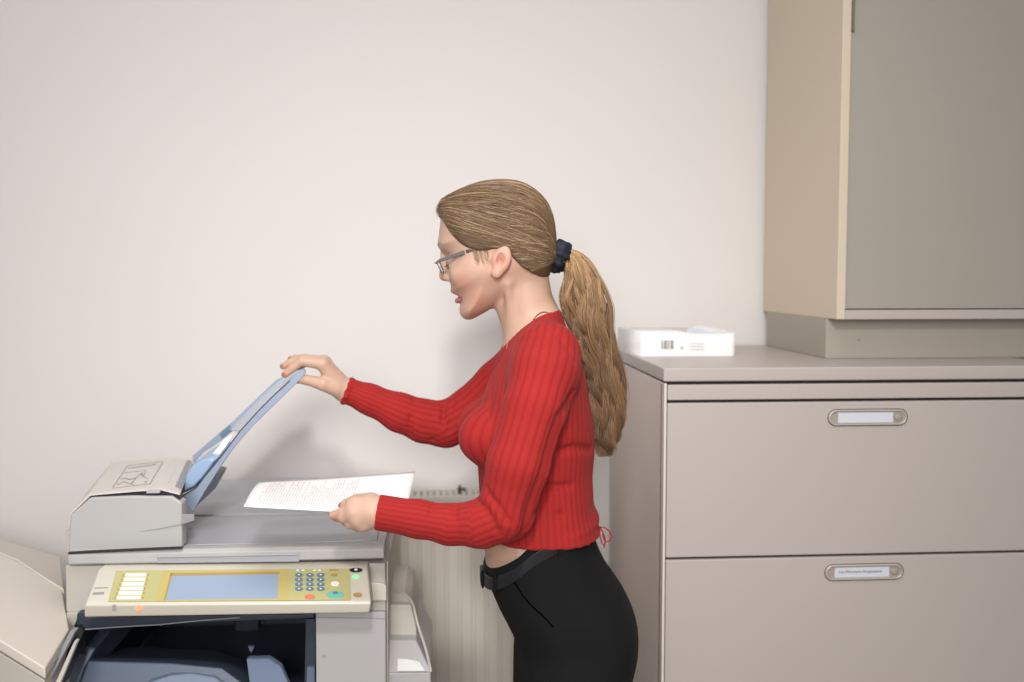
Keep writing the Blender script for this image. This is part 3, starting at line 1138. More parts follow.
obj('status_light', slab([q(x, y, PFY - 0.0005) for x, y in oval(139.2, 608, 2.8, 2.8, 16)], fn, 0.0016), M['led'], cpn)
obj('card_slot', slab([q(x, y, PFY - 0.0005) for x, y in ((112.6, 604.6), (116.2, 604.6), (116, 610.6), (112.4, 610.6))], fn, 0.0008), M['greyink'], cpn)

# black under-panel lip
a_ = [q(x, y, CF - 0.006) for x, y in ((77, 613), (84, 612.5), (87, 617), (314, 614), (314, 618), (170, 624), (80, 631.5), (76, 626))]
obj('under_panel_trim', solid(a_, [p + Vector((0, 0.05, 0)) for p in a_]), M['slate3'], cp, bevel=0.002)
bm = bmesh.new()
tube(bm, [q(x, y, CF - 0.012) for x, y in ((79, 630), (110, 627.5), (160, 624.6), (200, 620.5), (240, 617.6))], 0.0012, 6)
obj('trim_wire', bm, M['darkgrey'], cp)
# right column of the machine front
col = [(315.5, 612), (385.8, 612), (386.4, 780), (316.5, 780)]
a_ = [q(x, y, CF) for x, y in col]
obj('front_cover', solid(a_, [Vector((p.x, CB, p.z)) for p in a_]), M['plastic'], cp, bevel=0.003)
sl = [q(x, y, CF - 0.001) for x, y in ((316, 617), (386, 618.2), (386, 619.2), (316, 618))]
obj('seam_gap', solid(sl, [p + Vector((0, 0.01, 0)) for p in sl]), M['greyink'], cp)
obj('screw', slab([q(x, y, CF) for x, y in oval(324, 656.4, 2.0, 1.8, 10)], fn, 0.0008), M['greyink'], cp)
# left wall of the machine
col = [(66, 612.5), (80, 612.5), (74, 627), (66, 624)]
a_ = [q(x, y, CF + 0.002) for x, y in col]
obj('left_bracket', solid(a_, [Vector((p.x, CB, p.z)) for p in a_]), M['cream'], cp, bevel=0.002)
# output cavity: dark slate inside, its shade put into the dark colours
cvz0 = q(200, 683, CF).z - 0.03
xa, xb = q(66, 640, CF + 0.02).x, q(315, 640, CF + 0.02).x
obj('cavity_wall', box(xa + 0.002, xa + 0.02, CF + 0.06, 2.40, zs0 - 0.30, zs0 - 0.095), M['slate3'], cp)
obj('cavity_back', box(xa, xb, 2.40, 2.43, cvz0 - 0.15, zs0 - 0.06), M['slate3'], cp)
obj('cavity_roof', box(xa, xb, CF + 0.013, 2.42, q(200, 612, CF).z - 0.006, q(200, 612, CF).z), M['black'], cp)
a_ = [q(x, y, 1.88) for x, y in ((306, 619), (315, 619), (315, 760), (303, 760))]
obj('cavity_side', solid(a_, [Vector((p.x, 2.4, p.z)) for p in a_]), M['slate3'], cp)
a_ = [q(x, y, 1.872) for x, y in ((307, 667), (314.5, 667), (314.5, 700), (306, 700))]
obj('side_rib', solid(a_, [p + Vector((0, 0.01, 0)) for p in a_]), M['slate'], cp)
# output tray with steps
trz = lambda x, y, Y: q(x, y, Y)
bm = bmesh.new()
T1 = [q(88, 661, 1.90), q(170, 663, 1.90), q(222, 668, 1.90), q(252, 690, 1.88), q(252, 740, 1.86), q(60, 740, 1.86)]
T2 = [q(95, 646, 2.15), q(165, 648, 2.15), q(215, 650, 2.15), q(246, 660, 2.15), q(246, 668, 2.15), q(90, 668, 2.15)]
obj('output_tray', solid(T1, T2), M['slate'], cp, bevel=0.004)
a_ = [q(84, 645, 1.92), q(96, 648, 1.92), q(84, 668, 1.90), q(72, 700, 1.86), q(56, 700, 1.86), q(74, 660, 1.90)]
obj('tray_wall', solid(a_, [p + Vector((0.04, 0.35, 0.05)) for p in a_]), M['slate'], cp, bevel=0.003)
a_ = [q(246, 659, 1.93), q(269, 658.5, 1.93), q(281, 667, 1.91), q(291, 690, 1.88), q(250, 690, 1.88)]
obj('tray_stop', solid(a_, [p + Vector((0, 0.02, 0)) for p in a_]), M['slate2'], cp, bevel=0.003)
a_ = [q(150, 682, 1.875), q(170, 675.5, 1.88), q(190, 673, 1.89), q(215, 677, 1.885), q(232, 690, 1.87), q(140, 690, 1.87)]
obj('tray_rib', solid(a_, [p + Vector((0, 0.05, 0.0)) for p in a_]), M['slate2'], cp, bevel=0.003)
a_ = [q(248, 646.5, 2.1), q(254, 647, 2.1), q(251, 653, 2.1)]
obj('sensor_arm', solid(a_, [p + Vector((0, 0.01, 0)) for p in a_]), M['slate2'], cp)
for xx in (171, 234):
    a_ = [q(xx, 617, 2.39), q(xx + 1.6, 617, 2.39), q(xx + 1.6, 650, 2.39), q(xx, 650, 2.39)]
    obj('cavity_rib', solid(a_, [p + Vector((0, 0.01, 0)) for p in a_]), M['black'], cp)
a_ = [q(236, 617, 2.36), q(258, 617, 2.36), q(258, 660, 2.36), q(236, 660, 2.36)]
obj('cavity_panel', solid(a_, [p + Vector((0, 0.04, 0)) for p in a_]), M['slate3'], cp)
# rails at the left of the opening
a_ = [q(77, 626, 1.83), q(84, 631, 1.83), q(58, 690, 1.74), q(46, 690, 1.74)]
obj('rail_gap', solid(a_, [p + Vector((0, 0.05, 0)) for p in a_]), M['black'], cp)
a_ = [q(70, 631, 1.79), q(75, 631.5, 1.79), q(49, 682, 1.69), q(44, 680, 1.69)]
obj('side_rail', solid(a_, [p + Vector((0, 0.02, 0)) for p in a_]), M['darkgrey'], cp, bevel=0.001)
a_ = [q(74, 641, 1.785), q(77, 642, 1.785), q(57, 690, 1.69), q(52, 690, 1.69)]
obj('side_rail', solid(a_, [p + Vector((0, 0.015, 0)) for p in a_]), M['beige2'], cp, bevel=0.001)
# lower cabinet with paper drawers (mostly below the frame)
zl = q(200, 715, 1.86).z - 0.03
obj('lower_cabinet', box(xl + 0.01, xr, CF + 0.01, CB, 0.03, zl), M['cream'], cp, bevel=0.004)
obj('cavity_floor', box(xa, xb, CF + 0.015, 2.40, zl, zl + 0.012), M['slate3'], cp)  # floor coloured dark to carry the shade of the cavity
zz = zl - 0.01
for i in range(4):
    obj('paper_drawer', box(xl + 0.02, xr - 0.01, CF - 0.005, CF + 0.012, zz - 0.155, zz), M['plastic'], cp, bevel=0.003)
    zz -= 0.165
for xx in (xl + 0.05, xr - 0.08):
    for yy in (CF + 0.06, CB - 0.1):
        obj('caster', box(xx, xx + 0.03, yy, yy + 0.04, 0.0, 0.035), M['black'], cp, bevel=0.008)
# right side feed tray
s = bpy.data.objects.new('bypass_unit', None)
C.objects.link(s)
s.location = q(400, 650, 2.0)
par(s, cp)
a_ = [q(387, 594.5, 2.0), q(404, 593, 2.0), q(411, 600, 2.0), q(412, 606, 2.0), q(387, 605.5, 2.0)]
obj('top_block', solid(a_, [p + Vector((0, 0.2, 0)) for p in a_]), M['beige2'], s, bevel=0.003)
a_ = [q(387, 605, 1.98), q(411, 605, 1.98), q(416, 625, 1.98), q(418, 644, 1.98), q(387, 646, 1.98)]
obj('feed_cover', solid(a_, [p + Vector((0, 0.25, 0)) for p in a_]), M['beige2'], s, bevel=0.003)
a_ = [q(387, 640, 1.95), q(416, 640, 1.95), q(431, 672, 1.90), q(387, 673, 1.90)]
obj('feed_ramp', solid(a_, [Vector((p.x, p.y + 0.28, p.z)) for p in a_]), M['plastic'], s, bevel=0.002)
a_ = [q(387, 673, 1.90), q(431, 672.5, 1.90), q(431.5, 740, 1.90), q(387, 740, 1.90)]
obj('feed_box', solid(a_, [Vector((p.x, p.y + 0.28, p.z)) for p in a_]), M['plastic'], s, bevel=0.003)
a_ = [q(398, 651, 1.937), q(413, 652, 1.937), q(425, 671, 1.896), q(397.5, 671, 1.896)]
obj('ramp_plate', solid(a_, [p + Vector((0, 0.01, -0.0)) for p in a_]), M['ream'], s)
bm = bmesh.new()
tube(bm, [q(404, 593.5, 1.995), q(412, 602, 1.995), (q(418, 625, 1.98)), q(426, 650, 1.94), q(431, 672, 1.9)], 0.003, 8, 5)
obj('edge_trim', bm, M['beige2'], s, smooth=True)
# cable looping behind the machine's right edge
bm = bmesh.new()
tube(bm, [q(385, 488, 2.30), q(390, 505, 2.30), q(390.5, 530, 2.30), q(389, 543, 2.30), q(384, 551, 2.30), q(380, 555, 2.32)], 0.0022, 8, 6)
obj('cable', bm, M['cable'], cp, smooth=True)
# dark cleft between the machine and the feed unit
a_ = [q(386.3, 562, CF + 0.03), q(388, 562, CF + 0.03), q(388, 760, CF + 0.03), q(386.3, 760, CF + 0.03)]
obj('side_cover', solid(a_, [Vector((p.x, CB - 0.02, p.z)) for p in a_]), M['beige2'], cp)

# ================================================================== sheets of paper in her hand
def sheet(name, corners, Ys, sag, m, label, group=None):
    # corners: near-left, near-right, far-right, far-left
    K = [P(x, y, Y) for (x, y), Y in zip(corners, Ys)]
    bm = bmesh.new()
    uvl = bm.loops.layers.uv.new('UVMap')
    n1, n2 = 24, 14
    g = []
    for i in range(n1 + 1):
        u = i / n1
        r = []
        for j in range(n2 + 1):
            v = j / n2
            p = (K[0] * (1 - u) + K[1] * u) * (1 - v) + (K[3] * (1 - u) + K[2] * u) * v
            p = p + Vector((0, 0, sag * math.sin(math.pi * min(1, u * 1.2)) * (0.4 + 0.6 * v) + 0.006 * (1 - u) ** 2 * math.sin(v * 3)))
            r.append(bm.verts.new(p))
        g.append(r)
    for i in range(n1):
        for j in range(n2):
            f = bm.faces.new((g[i][j], g[i + 1][j], g[i + 1][j + 1], g[i][j + 1]))
            for lp, (a1, b1) in zip(f.loops, ((i, j), (i + 1, j), (i + 1, j + 1), (i, j + 1))):
                lp[uvl].uv = (a1 / n1, b1 / n2)
    me = bpy.data.meshes.new(name)
    bm.to_mesh(me)
    bm.free()
    o = obj(name, me, m, smooth=True)
    md = o.modifiers.new('t', 'SOLIDIFY')
    md.thickness = 0.0004
    tag(o, label, 'paper', group)
    return o


sheet('printed_sheet', [(243.5, 506.5), (405, 515), (415.3, 471.5), (259.5, 482.5)], [1.72, 1.72, 1.90, 1.90], -0.001, paper_mat('printed_paper'),
      "white sheet printed with text, held flat in the person's near hand above the photocopier")

# ================================================================== the woman
CY = 1.85
who = thing('person', 'person with long ponytail, glasses, red ribbed sweater and black trousers, lifting the copier tray', 'person', (P(560, 640, CY).x, CY, 0))

th0 = math.radians(20.5)
HF = np.array([-math.cos(th0), 0, -math.sin(th0)])    # forward of the head
HU = np.array([-math.sin(th0), 0, math.cos(th0)])     # up of the head
HO = np.array(P(495, 250, CY))


def XZ(pts, Y=CY):
    out = []
    for p in pts:
        w = P(p[0], p[1], p[2] if len(p) > 2 else Y)
        out.append((w.x, w.z))
    return out


head_poly = Poly2(XZ([(447, 205), (441.5, 214), (439.8, 226), (438.4, 238), (437.4, 245), (440.0, 249.5), (444.5, 255), (447.5, 265), (449.5, 275), (450.5, 284), (452.5, 291), (459, 297),
                      (460.5, 303), (460.6, 309), (461.8, 314), (466, 318), (473, 317.8), (484, 313), (496, 305), (508, 295), (525, 288), (540, 280), (547, 265), (549, 240), (545, 215), (530, 194), (500, 185), (470, 189)]))
torso_poly = Poly2(XZ([(510, 330), (502, 347), (496, 362), (490, 378), (484, 395), (479, 415), (477, 440), (478, 470), (480, 500), (483, 530), (485, 552), (487, 568), (508, 600), (560, 635), (590, 600),
                       (600, 565), (600, 545), (599, 535), (599, 526), (596.5, 519.5), (598, 513), (593, 502), (592, 490), (591.5, 472), (593.5, 445), (592, 420), (588, 399), (584, 374), (577, 354), (571, 339), (565, 325), (559, 308), (545, 300), (526, 306)]), smooth=3)
hair_poly = Poly2(XZ([(436.4, 212), (437.6, 203.5), (442, 199), (455, 191.5), (478, 182.6), (500, 180), (519, 182), (533, 189), (544.5, 200), (551.5, 214), (554.5, 230), (555.5, 243), (556, 256), (553, 268), (548, 280), (540, 300), (500, 320), (462, 320), (448, 292), (438, 262), (434.5, 240)]))
hair_clip = Poly2(XZ([(425, 196, 1.85), (438, 214, 1.85), (444, 223, 1.83), (450, 233, 1.81), (458, 241.5, 1.79), (468, 248, 1.785), (478, 251, 1.78), (490, 250.5, 1.78), (500, 247.5, 1.78), (508, 249, 1.78),
                      (513, 258, 1.78), (523, 267.5, 1.785), (536, 275, 1.80), (546, 280, 1.83), (570, 288, 1.85), (640, 250, 1.85), (620, 140, 1.85), (410, 140, 1.85)]), smooth=2)
pant_poly = Poly2(XZ([(484, 440), (484, 563), (486, 574), (490, 585), (498, 604), (510, 627), (515, 641), (514, 655), (513.5, 682), (514, 730), (518, 800), (612, 800), (619, 730), (625, 684), (628, 671),
                      (633, 652), (635, 636), (634.5, 619), (630, 602), (620, 582), (608, 565), (599, 549), (591, 520), (586, 440)]), smooth=2)


def headcoords(p):
    qd = p - HO
    return qd @ HF, qd[:, 1], qd @ HU


def hpt(px, py, v):
    w = np.array(P(px, py, CY))
    w[1] = CY + v
    return w


def f_head(p):
    s_, v, u = headcoords(p)
    W = np.interp(u, [-0.14, -0.115, -0.09, -0.05, -0.03, 0.0, 0.06, 0.12], [0.046, 0.056, 0.062, 0.065, 0.067, 0.071, 0.074, 0.072])
    d = inflate(head_poly(p), v, 0.055, W)
    av = np.abs(v)
    pm = p.copy()
    pm[:, 1] = CY - av                      # mirror to the near side
    # eye sockets
    d = smax(d, -ell(pm, hpt(445.5, 261, -0.033), (0.010, 0.016, 0.010)), 0.012)
    # cheekbone
    d = smin(d, rc(pm, hpt(457, 274, -0.040), hpt(480, 270, -0.054), 0.008, 0.009), 0.03)
    # nose
    d = smin(d, rc(pm, hpt(443.5, 254, 0), hpt(444.0, 275.5, 0), 0.0058, 0.0088), 0.006)
    d = smin(d, rc(pm, hpt(444.6, 276.5, -0.001), hpt(449.5, 278.5, -0.0125), 0.0075, 0.0060), 0.005)
    # lips
    d = smin(d, rc(pm, hpt(453.2, 290.6, 0), hpt(462.5, 296.2, -0.023), 0.0052, 0.0028), 0.004)
    d = smin(d, rc(pm, hpt(457.4, 300.6, 0), hpt(463.0, 298.6, -0.021), 0.0054, 0.0028), 0.004)
    d = smax(d, -rc(pm, hpt(452.0, 296.2, 0), hpt(462.5, 297.4, -0.018), 0.0022, 0.0008), 0.002)
    # chin
    d = smin(d, ell(pm, hpt(468, 311.5, 0), (0.0125, 0.014, 0.012)), 0.012)
    # eyelids
    e = hpt(452.6, 262.0, -0.031)
    lid_ = np.linalg.norm(pm - e, axis=1) - 0.0128
    r = pm - e
    su, ss = r @ HU, r @ HF
    slit = np.maximum(np.abs(su + 0.003) - 0.0022, -(ss - 0.004))
    lid_ = np.maximum(lid_, -slit)
    d = smin(d, lid_, 0.003)
    return d


def f_neck(p):
    pm = p.copy()
    pm[:, 1] = CY - np.abs(p[:, 1] - CY)
    a, b = np.array(P(524, 278, CY)), np.array(P(534, 340, CY))
    o = np.array([0, -0.008, 0])
    d = rc(pm, a + o, b + o, 0.0445, 0.0475)
    d = smin(d, rc(pm, hpt(503, 296, -0.004), hpt(527, 338, -0.004), 0.022, 0.034), 0.02)
    # sternocleidomastoid and collarbone ends
    d = smin(d, rc(pm, hpt(506, 284, -0.050), hpt(513, 334, -0.020), 0.008, 0.007), 0.012)
    return d


ZS = [P(500, y, CY).z for y in (600, 545, 500, 470, 440, 400, 370, 350, 335, 322, 312, 300)]
WS = [0.172, 0.160, 0.142, 0.133, 0.140, 0.158, 0.168, 0.160, 0.122, 0.092, 0.078, 0.065]


def f_torso(p, off=0.0, wadd=0.0):
    W = np.interp(p[:, 2], ZS[::1], WS) if ZS[0] < ZS[-1] else None
    d = inflate(torso_poly(p) - off, p[:, 1] - CY, 0.085, W + off + np.interp(p[:, 2], [ZS[0], ZS[1], ZS[2]], [wadd, wadd, 0.0]))
    for sy in (-1, 1):
        c = np.array(P(481, 432, CY))
        c[1] = CY + sy * 0.062
        o_ = float(np.min(off))
        d = smin(d, ell(p, c, (0.044 + o_, 0.052 + o_, 0.046 + o_)), 0.035)
    return d


# arms: (px, py, Y, r)
nearU = [(549, 352, 1.735, 0.053), (545, 372, 1.705, 0.055), (535, 408, 1.675, 0.053), (518, 465, 1.655, 0.052), (506, 512, 1.66, 0.047)]
nearF = [(506, 513, 1.66, 0.046), (482, 523.5, 1.665, 0.040), (450, 524.5, 1.68, 0.0335), (418, 519, 1.685, 0.0310), (376, 512, 1.69, 0.0305)]
farU = [(534, 352, 1.985, 0.050), (500, 385, 2.02, 0.051), (470, 411, 2.03, 0.047), (446, 424.5, 2.03, 0.045)]
farF = [(446, 424.5, 2.03, 0.0445), (424, 421, 2.03, 0.043), (400, 412.5, 2.025, 0.0385), (370, 399.5, 2.02, 0.0300), (343, 389, 2.015, 0.0255)]


def shrink(ch, k):
    return [(a, b, c, r - k) for a, b, c, r in ch]


def f_sleeves(p):
    d1 = smin(chain(p, nearU, 0.01), chain(p, nearF, 0.012), 0.014)
    d2 = smin(chain(p, farU, 0.01), chain(p, farF, 0.012), 0.014)
    return d1, d2


cufN, cufF = np.array(P(376.8, 513, 1.69)), np.array(P(345.2, 390.5, 2.015))
dirN = (np.array(P(376, 512.5, 1.69)) - np.array(P(400, 516, 1.688)))
dirN /= np.linalg.norm(dirN)
dirF = (np.array(P(343, 389, 2.015)) - np.array(P(366, 397.6, 2.018)))
dirF /= np.linalg.norm(dirF)

hA, hB = P(487, 549.5, 1.715), P(600, 544.5, 1.735)
hs = (hB.z - hA.z) / (hB.x - hA.x)
nA, nB = P(507, 343, 1.85), P(548, 315.5, 1.85)
ncd = np.array([nB.x - nA.x, 0, nB.z - nA.z])
ncd /= np.linalg.norm(ncd)
ncn = np.array([-ncd[2], 0, ncd[0]])      # points up/back-left, outside the collar

NKC = np.array(P(530, 325, CY))
# crease lines as photograph points, laid on the knit surface; depth in metres, width in metres
FOLDS = [([(474, 499), (484, 508), (492, 520), (497, 532)], 0.0050, 0.0055), ([(486, 488), (500, 508), (508, 522)], 0.0035, 0.005), ([(462, 501), (455, 506), (454, 517)], 0.0040, 0.0045), ([(432, 504), (431, 513)], 0.002, 0.004),
         ([(444.5, 403), (443, 424), (441, 448)], 0.0060, 0.0055), ([(436, 401), (433, 440)], 0.0035, 0.004), ([(414, 398), (410, 420), (411, 436)], 0.0030, 0.0045), ([(453, 402), (449, 430)], 0.0035, 0.005), ([(425, 401), (423, 430)], 0.002, 0.004),
         ([(572, 396), (560, 418), (551, 445), (541, 480), (529, 512), (521, 538)], 0.0085, 0.009),
         ([(556, 452), (575, 447), (592, 449)], 0.0045, 0.006), ([(548, 474), (570, 472), (592, 476)], 0.0045, 0.006), ([(545, 487), (570, 486), (594, 488)], 0.004, 0.005), ([(536, 512), (560, 515), (597, 517)], 0.0055, 0.006), ([(560, 420), (578, 408), (590, 400)], 0.004, 0.006),
         ([(492, 372), (490, 388), (489, 402), (487, 415)], 0.0050, 0.006), ([(484, 402), (490, 394), (492, 380)], 0.0030, 0.004), ([(478, 412), (487, 404)], 0.0030, 0.004), ([(505, 348), (500, 358), (493, 370)], 0.0040, 0.005),
         ([(536, 336), (534, 345)], 0.002, 0.004), ([(560, 338), (575, 362)], 0.002, 0.006)]
fold_segs = []


def f_knit0(p):
    d1, d2 = f_sleeves(p)
    kz = np.interp(p[:, 2], [P(500, 400, 1.7).z, P(500, 350, 1.7).z], [0.022, 0.045])
    d = smin(f_torso(p), d1, kz)
    return smin(d, d2, 0.030)


def hit(f, px, py, y0=1.55, y1=2.15, n=900):
    ts = np.linspace(y0, y1, n)
    pts = np.stack([np.outer(ts, [P(px, py, 1.0).x, 1.0, P(px, py, 1.0).z - CAMZ])[:, k] for k in range(3)], 1)
    pts[:, 2] += CAMZ
    v = f(pts)
    i = int(np.argmax(v < 0))
    return pts[i] if v[i] < 0 else None


for pts_, dep, wid in FOLDS:
    w3 = [hit(f_knit0, x, y) for x, y in pts_]
    w3 = [w for w in w3 if w is not None]
    for a_, b_ in zip(w3[:-1], w3[1:]):
        if np.linalg.norm(a_ - b_) < 0.09:
            fold_segs.append((a_, b_, dep, wid))


def f_sweater(p):
    d1, d2 = f_sleeves(p)
    t = f_torso(p)
    kz = np.interp(p[:, 2], [P(500, 400, 1.7).z, P(500, 350, 1.7).z], [0.022, 0.045])
    d = smin(t, d1, kz)
    d = smin(d, d2, 0.030)
    if len(p):
        add = np.zeros(len(p))
        for a, b, dep, wid in fold_segs:
            e = rc(p, a, b, 0, 0)
            add = np.maximum(add, dep * 1.3 * np.exp(-(e / (wid * 1.1)) ** 2))
        d = d + add
    # hem, collar, cuffs
    hem = (hA.z + hs * (p[:, 0] - hA.x)) - p[:, 2] + 0.0006 * np.sin(p[:, 0] * 210 + p[:, 1] * 160)
    d = smax(d, hem, 0.006)
    col_ = (p - np.array(nA)) @ ncn
    nk = np.linalg.norm((p - NKC) * [1, 0.9, 0.6], axis=1)
    col_ = col_ - 0.28 * np.abs(p[:, 1] - CY)
    col_ = col_ - 1.6 * np.maximum(0, nk - 0.075)
    d = smax(d, col_, 0.007)
    ang = np.arctan2((p - cufF)[:, 1], (p - cufF)[:, 2])
    nearhandN = np.linalg.norm(p - cufN, axis=1) < 0.07
    nearhandF = np.linalg.norm(p - cufF, axis=1) < 0.07
    cn_ = (p - cufN) @ dirN
    cf_ = (p - cufF) @ dirF + 0.0018 * np.sin(ang * 9) * 0.6
    d = np.where(nearhandN, smax(d, cn_, 0.003), d)
    d = np.where(nearhandF, smax(d, cf_, 0.004), d)
    # flared lettuce edge of the far cuff
    e = np.abs(np.linalg.norm((p - cufF) - ((p - cufF) @ dirF)[:, None] * dirF, axis=1) - 0.0268 - 0.0014 * np.sin(ang * 9)) - 0.0022
    e = np.maximum(e, np.abs(cf_ + 0.004) - 0.0045)
    d = smin(d, e, 0.003)
    return d


# ---- hands
HFAR = dict(
    palm=[[(344, 389.5, 2.015, 0.0235), (335, 383, 2.012, 0.0200)], [(335, 381, 2.005, 0.0185), (322.5, 364, 1.990, 0.0125)], [(335, 379, 2.012, 0.0170), (324, 361.5, 2.008, 0.0125)],
          [(337, 380, 2.025, 0.0165), (325, 361.5, 2.028, 0.0118)], [(339, 383, 2.035, 0.0155), (326, 364, 2.046, 0.0105)]],
    fingers=[[(322.5, 364, 1.990, 0.0118), (302, 361.0, 1.988, 0.0098), (292.5, 368.0, 1.988, 0.0083), (284.8, 374.5, 1.988, 0.0072)],
             [(324, 361.5, 2.008, 0.0115), (302, 358.8, 2.012, 0.0095), (291, 362.4, 2.014, 0.0080), (283, 366.2, 2.014, 0.0068)],
             [(325, 361.5, 2.028, 0.0110), (305, 358.6, 2.034, 0.0088), (296, 358.4, 2.036, 0.0075), (290.5, 359.0, 2.037, 0.0064)],
             [(326, 364, 2.046, 0.0098), (311, 361.5, 2.054, 0.0078), (303, 364.5, 2.056, 0.0068), (297, 368, 2.056, 0.0058)],
             [(336, 388, 2.000, 0.0170), (323, 384.0, 1.988, 0.0135), (307, 379.9, 1.992, 0.0098), (296, 379.6, 1.999, 0.0078)]],
    nails=[((283.2, 374.9, 1.981), 0.0058), ((281.0, 366.2, 2.007), 0.0052), ((288.8, 357.4, 2.031), 0.0045)])
HNEAR = dict(
    palm=[[(381, 512, 1.69, 0.0245), (372, 511, 1.688, 0.0240)], [(372, 507, 1.692, 0.0200), (355, 505, 1.688, 0.0145)], [(371, 511, 1.685, 0.0205), (354, 512, 1.683, 0.0140)],
          [(371, 515, 1.685, 0.0190), (357, 519, 1.682, 0.0130)], [(372, 518, 1.688, 0.0175), (362, 525, 1.685, 0.0115)]],
    fingers=[[(355, 505.5, 1.688, 0.0140), (344, 512.5, 1.690, 0.0098), (333.0, 515.2, 1.700, 0.0076)],
             [(354, 512, 1.683, 0.0145), (343.5, 517.0, 1.690, 0.0100), (336.5, 517.5, 1.716, 0.0078)],
             [(358, 519, 1.682, 0.0140), (351, 523.5, 1.690, 0.0098), (346, 522, 1.716, 0.0078), (352, 518, 1.728, 0.007)],
             [(364, 523, 1.685, 0.0140), (358, 526.5, 1.695, 0.0092), (354, 525.5, 1.716, 0.0070), (358, 521, 1.724, 0.006)],
             [(371, 501, 1.70, 0.0150), (357, 500.5, 1.722, 0.0115), (347, 504.0, 1.738, 0.0092), (341.5, 506.5, 1.744, 0.0075)]],
    nails=[((341.0, 505.0, 1.740), 0.0062), ((330.2, 512.5, 1.702), 0.0045)])


def f_hand(p, H):
    d = None
    for seg in H['palm']:
        e = chain(p, seg)
        d = e if d is None else smin(d, e, 0.010)
    out = d
    for fg in H['fingers']:
        e = smin(d, chain(p, fg, 0.003), 0.006)
        out = np.minimum(out, e)
    return out


def f_ear(p):
    pm = p.copy()
    pm[:, 1] = CY - np.abs(p[:, 1] - CY)
    # local axes of the ear, fanned outwards to the back
    up = np.array([0.22, 0, 0.975])
    bk_ = np.array([0.93, -0.22, -0.21])
    bk_ /= np.linalg.norm(bk_)
    nr = np.cross(bk_, up)
    nr /= np.linalg.norm(nr)
    R = np.stack([bk_, up, nr], 1)
    c = EARC
    qd = (pm - c) @ R
    d = ell(qd, (0, 0.004, 0), (0.0165, 0.0255, 0.0080))
    d = smin(d, ell(qd, (-0.0045, -0.022, 0), (0.0085, 0.0095, 0.0055)), 0.005)
    for s_ in (-1, 1):
        d = smax(d, -ell(qd, (-0.0020, 0.002, s_ * 0.0082), (0.0092, 0.0140, 0.0072)), 0.002)
        d = smax(d, -rc(qd, (0.001, 0.0205, s_ * 0.0075), (0.0112, 0.010, s_ * 0.0075), 0.0032, 0.0028), 0.0015)
    d = smin(d, ell(qd, (-0.0125, 0.000, 0.000), (0.004, 0.007, 0.005)), 0.004)
    return d


def ysurf(f, x, z, lo=-0.2, hi=0.0):
    ys = np.linspace(lo, hi, 800)
    v = f(np.stack([np.full(800, x), CY + ys, np.full(800, z)], 1))
    i = np.argmax(v < 0)
    return CY + ys[i]


e_ = P(501.5, 261.5, 1.775)
EARY = ysurf(f_head, e_.x, e_.z)
EARC = np.array([e_.x, EARY - 0.0075, e_.z])


def f_head_all(p):
    d = smin(f_head(p), f_neck(p), 0.012)
    return smin(d, f_ear(p), 0.0045)


def f_body(p):
    d = f_head_all(p)
    lowz = np.interp(p[:, 2], [hA.z - 0.01, hA.z + 0.03], [1.0, 0.0])
    frontx = np.interp(p[:, 0], [P(512, 555, CY).x, P(535, 555, CY).x], [1.0, 0.0])
    t = f_torso(p, -0.0075 - 0.004 * lowz + 0.0105 * lowz * frontx, -0.010)
    d = smin(d, t, 0.030)
    sN = smin(chain(p, shrink(nearU, 0.014), 0.01), chain(p, shrink(nearF, 0.010)[:-1] + [(381, 512, 1.69, 0.0232)], 0.01), 0.012)
    sF = smin(chain(p, shrink(farU, 0.009), 0.01), chain(p, shrink(farF, 0.006)[:-1] + [(345, 390, 2.015, 0.0215)], 0.01), 0.012)
    sN = smin(sN, f_hand(p, HNEAR), 0.010)
    sF = smin(sF, f_hand(p, HFAR), 0.010)
    d = smin(d, sN, 0.012)
    d = smin(d, sF, 0.012)
    # crop at the hips, inside the trousers
    return smax(d, ZCUT - p[:, 2], 0.01)


ZCUT = P(560, 640, CY).z
lo = (-0.34, 1.58, ZCUT - 0.02)
hi = (0.36, 2.13, P(500, 178, CY).z + 0.02)
V, Q = surface(f_body, lo, hi, 0.0020, smooth=2)
# ---- the skin's own tones, plus painted shade in the near ear's hollow
base = np.array(srgb(193, 159, 138)[:3])
tint = np.tile(base, (len(V), 1))


def spot(c, r, col, w, soft=1.0):
    global tint
    d = np.linalg.norm(V - np.array(c), axis=1) / r
    tint = blend(tint, col, w * np.exp(-d ** 2 * 1.2) if soft else w * (d < 1))


for sy in (-1, 1):
    c = hpt(465, 284, sy * 0.055)
    spot(c, 0.026, srgb(194, 130, 112), 0.5)
    spot(hpt(480, 303, sy * 0.055), 0.022, srgb(188, 120, 102), 0.5)
    e2 = EARC.copy()
    e2[1] = CY + sy * abs(EARC[1] - CY)
    spot(e2, 0.026, srgb(206, 134, 116), 0.6)
spot(EARC + np.array([-0.004, -0.003, 0.002]), 0.0075, srgb(130, 72, 60), 0.5)  # shade painted into the concha so the ear looks deeper
spot(hpt(440, 279, 0), 0.011, srgb(196, 120, 102), 0.6)
Vm = V.copy()
Vm[:, 1] = CY - np.abs(V[:, 1] - CY)
for a_, b_, r0, cc in ((hpt(452.5, 291.4, 0), hpt(462.5, 296.2, -0.023), 0.0062, srgb(178, 112, 102)), (hpt(456.4, 300.6, 0), hpt(463.0, 298.2, -0.021), 0.0066, srgb(168, 94, 92))):
    dd = rc(Vm, a_, b_, 0.0, 0.0)
    tint = blend(tint, cc, 0.85 * np.clip((r0 - dd) / 0.0015, 0, 1) * (np.abs(V[:, 1] - CY) < 0.03))
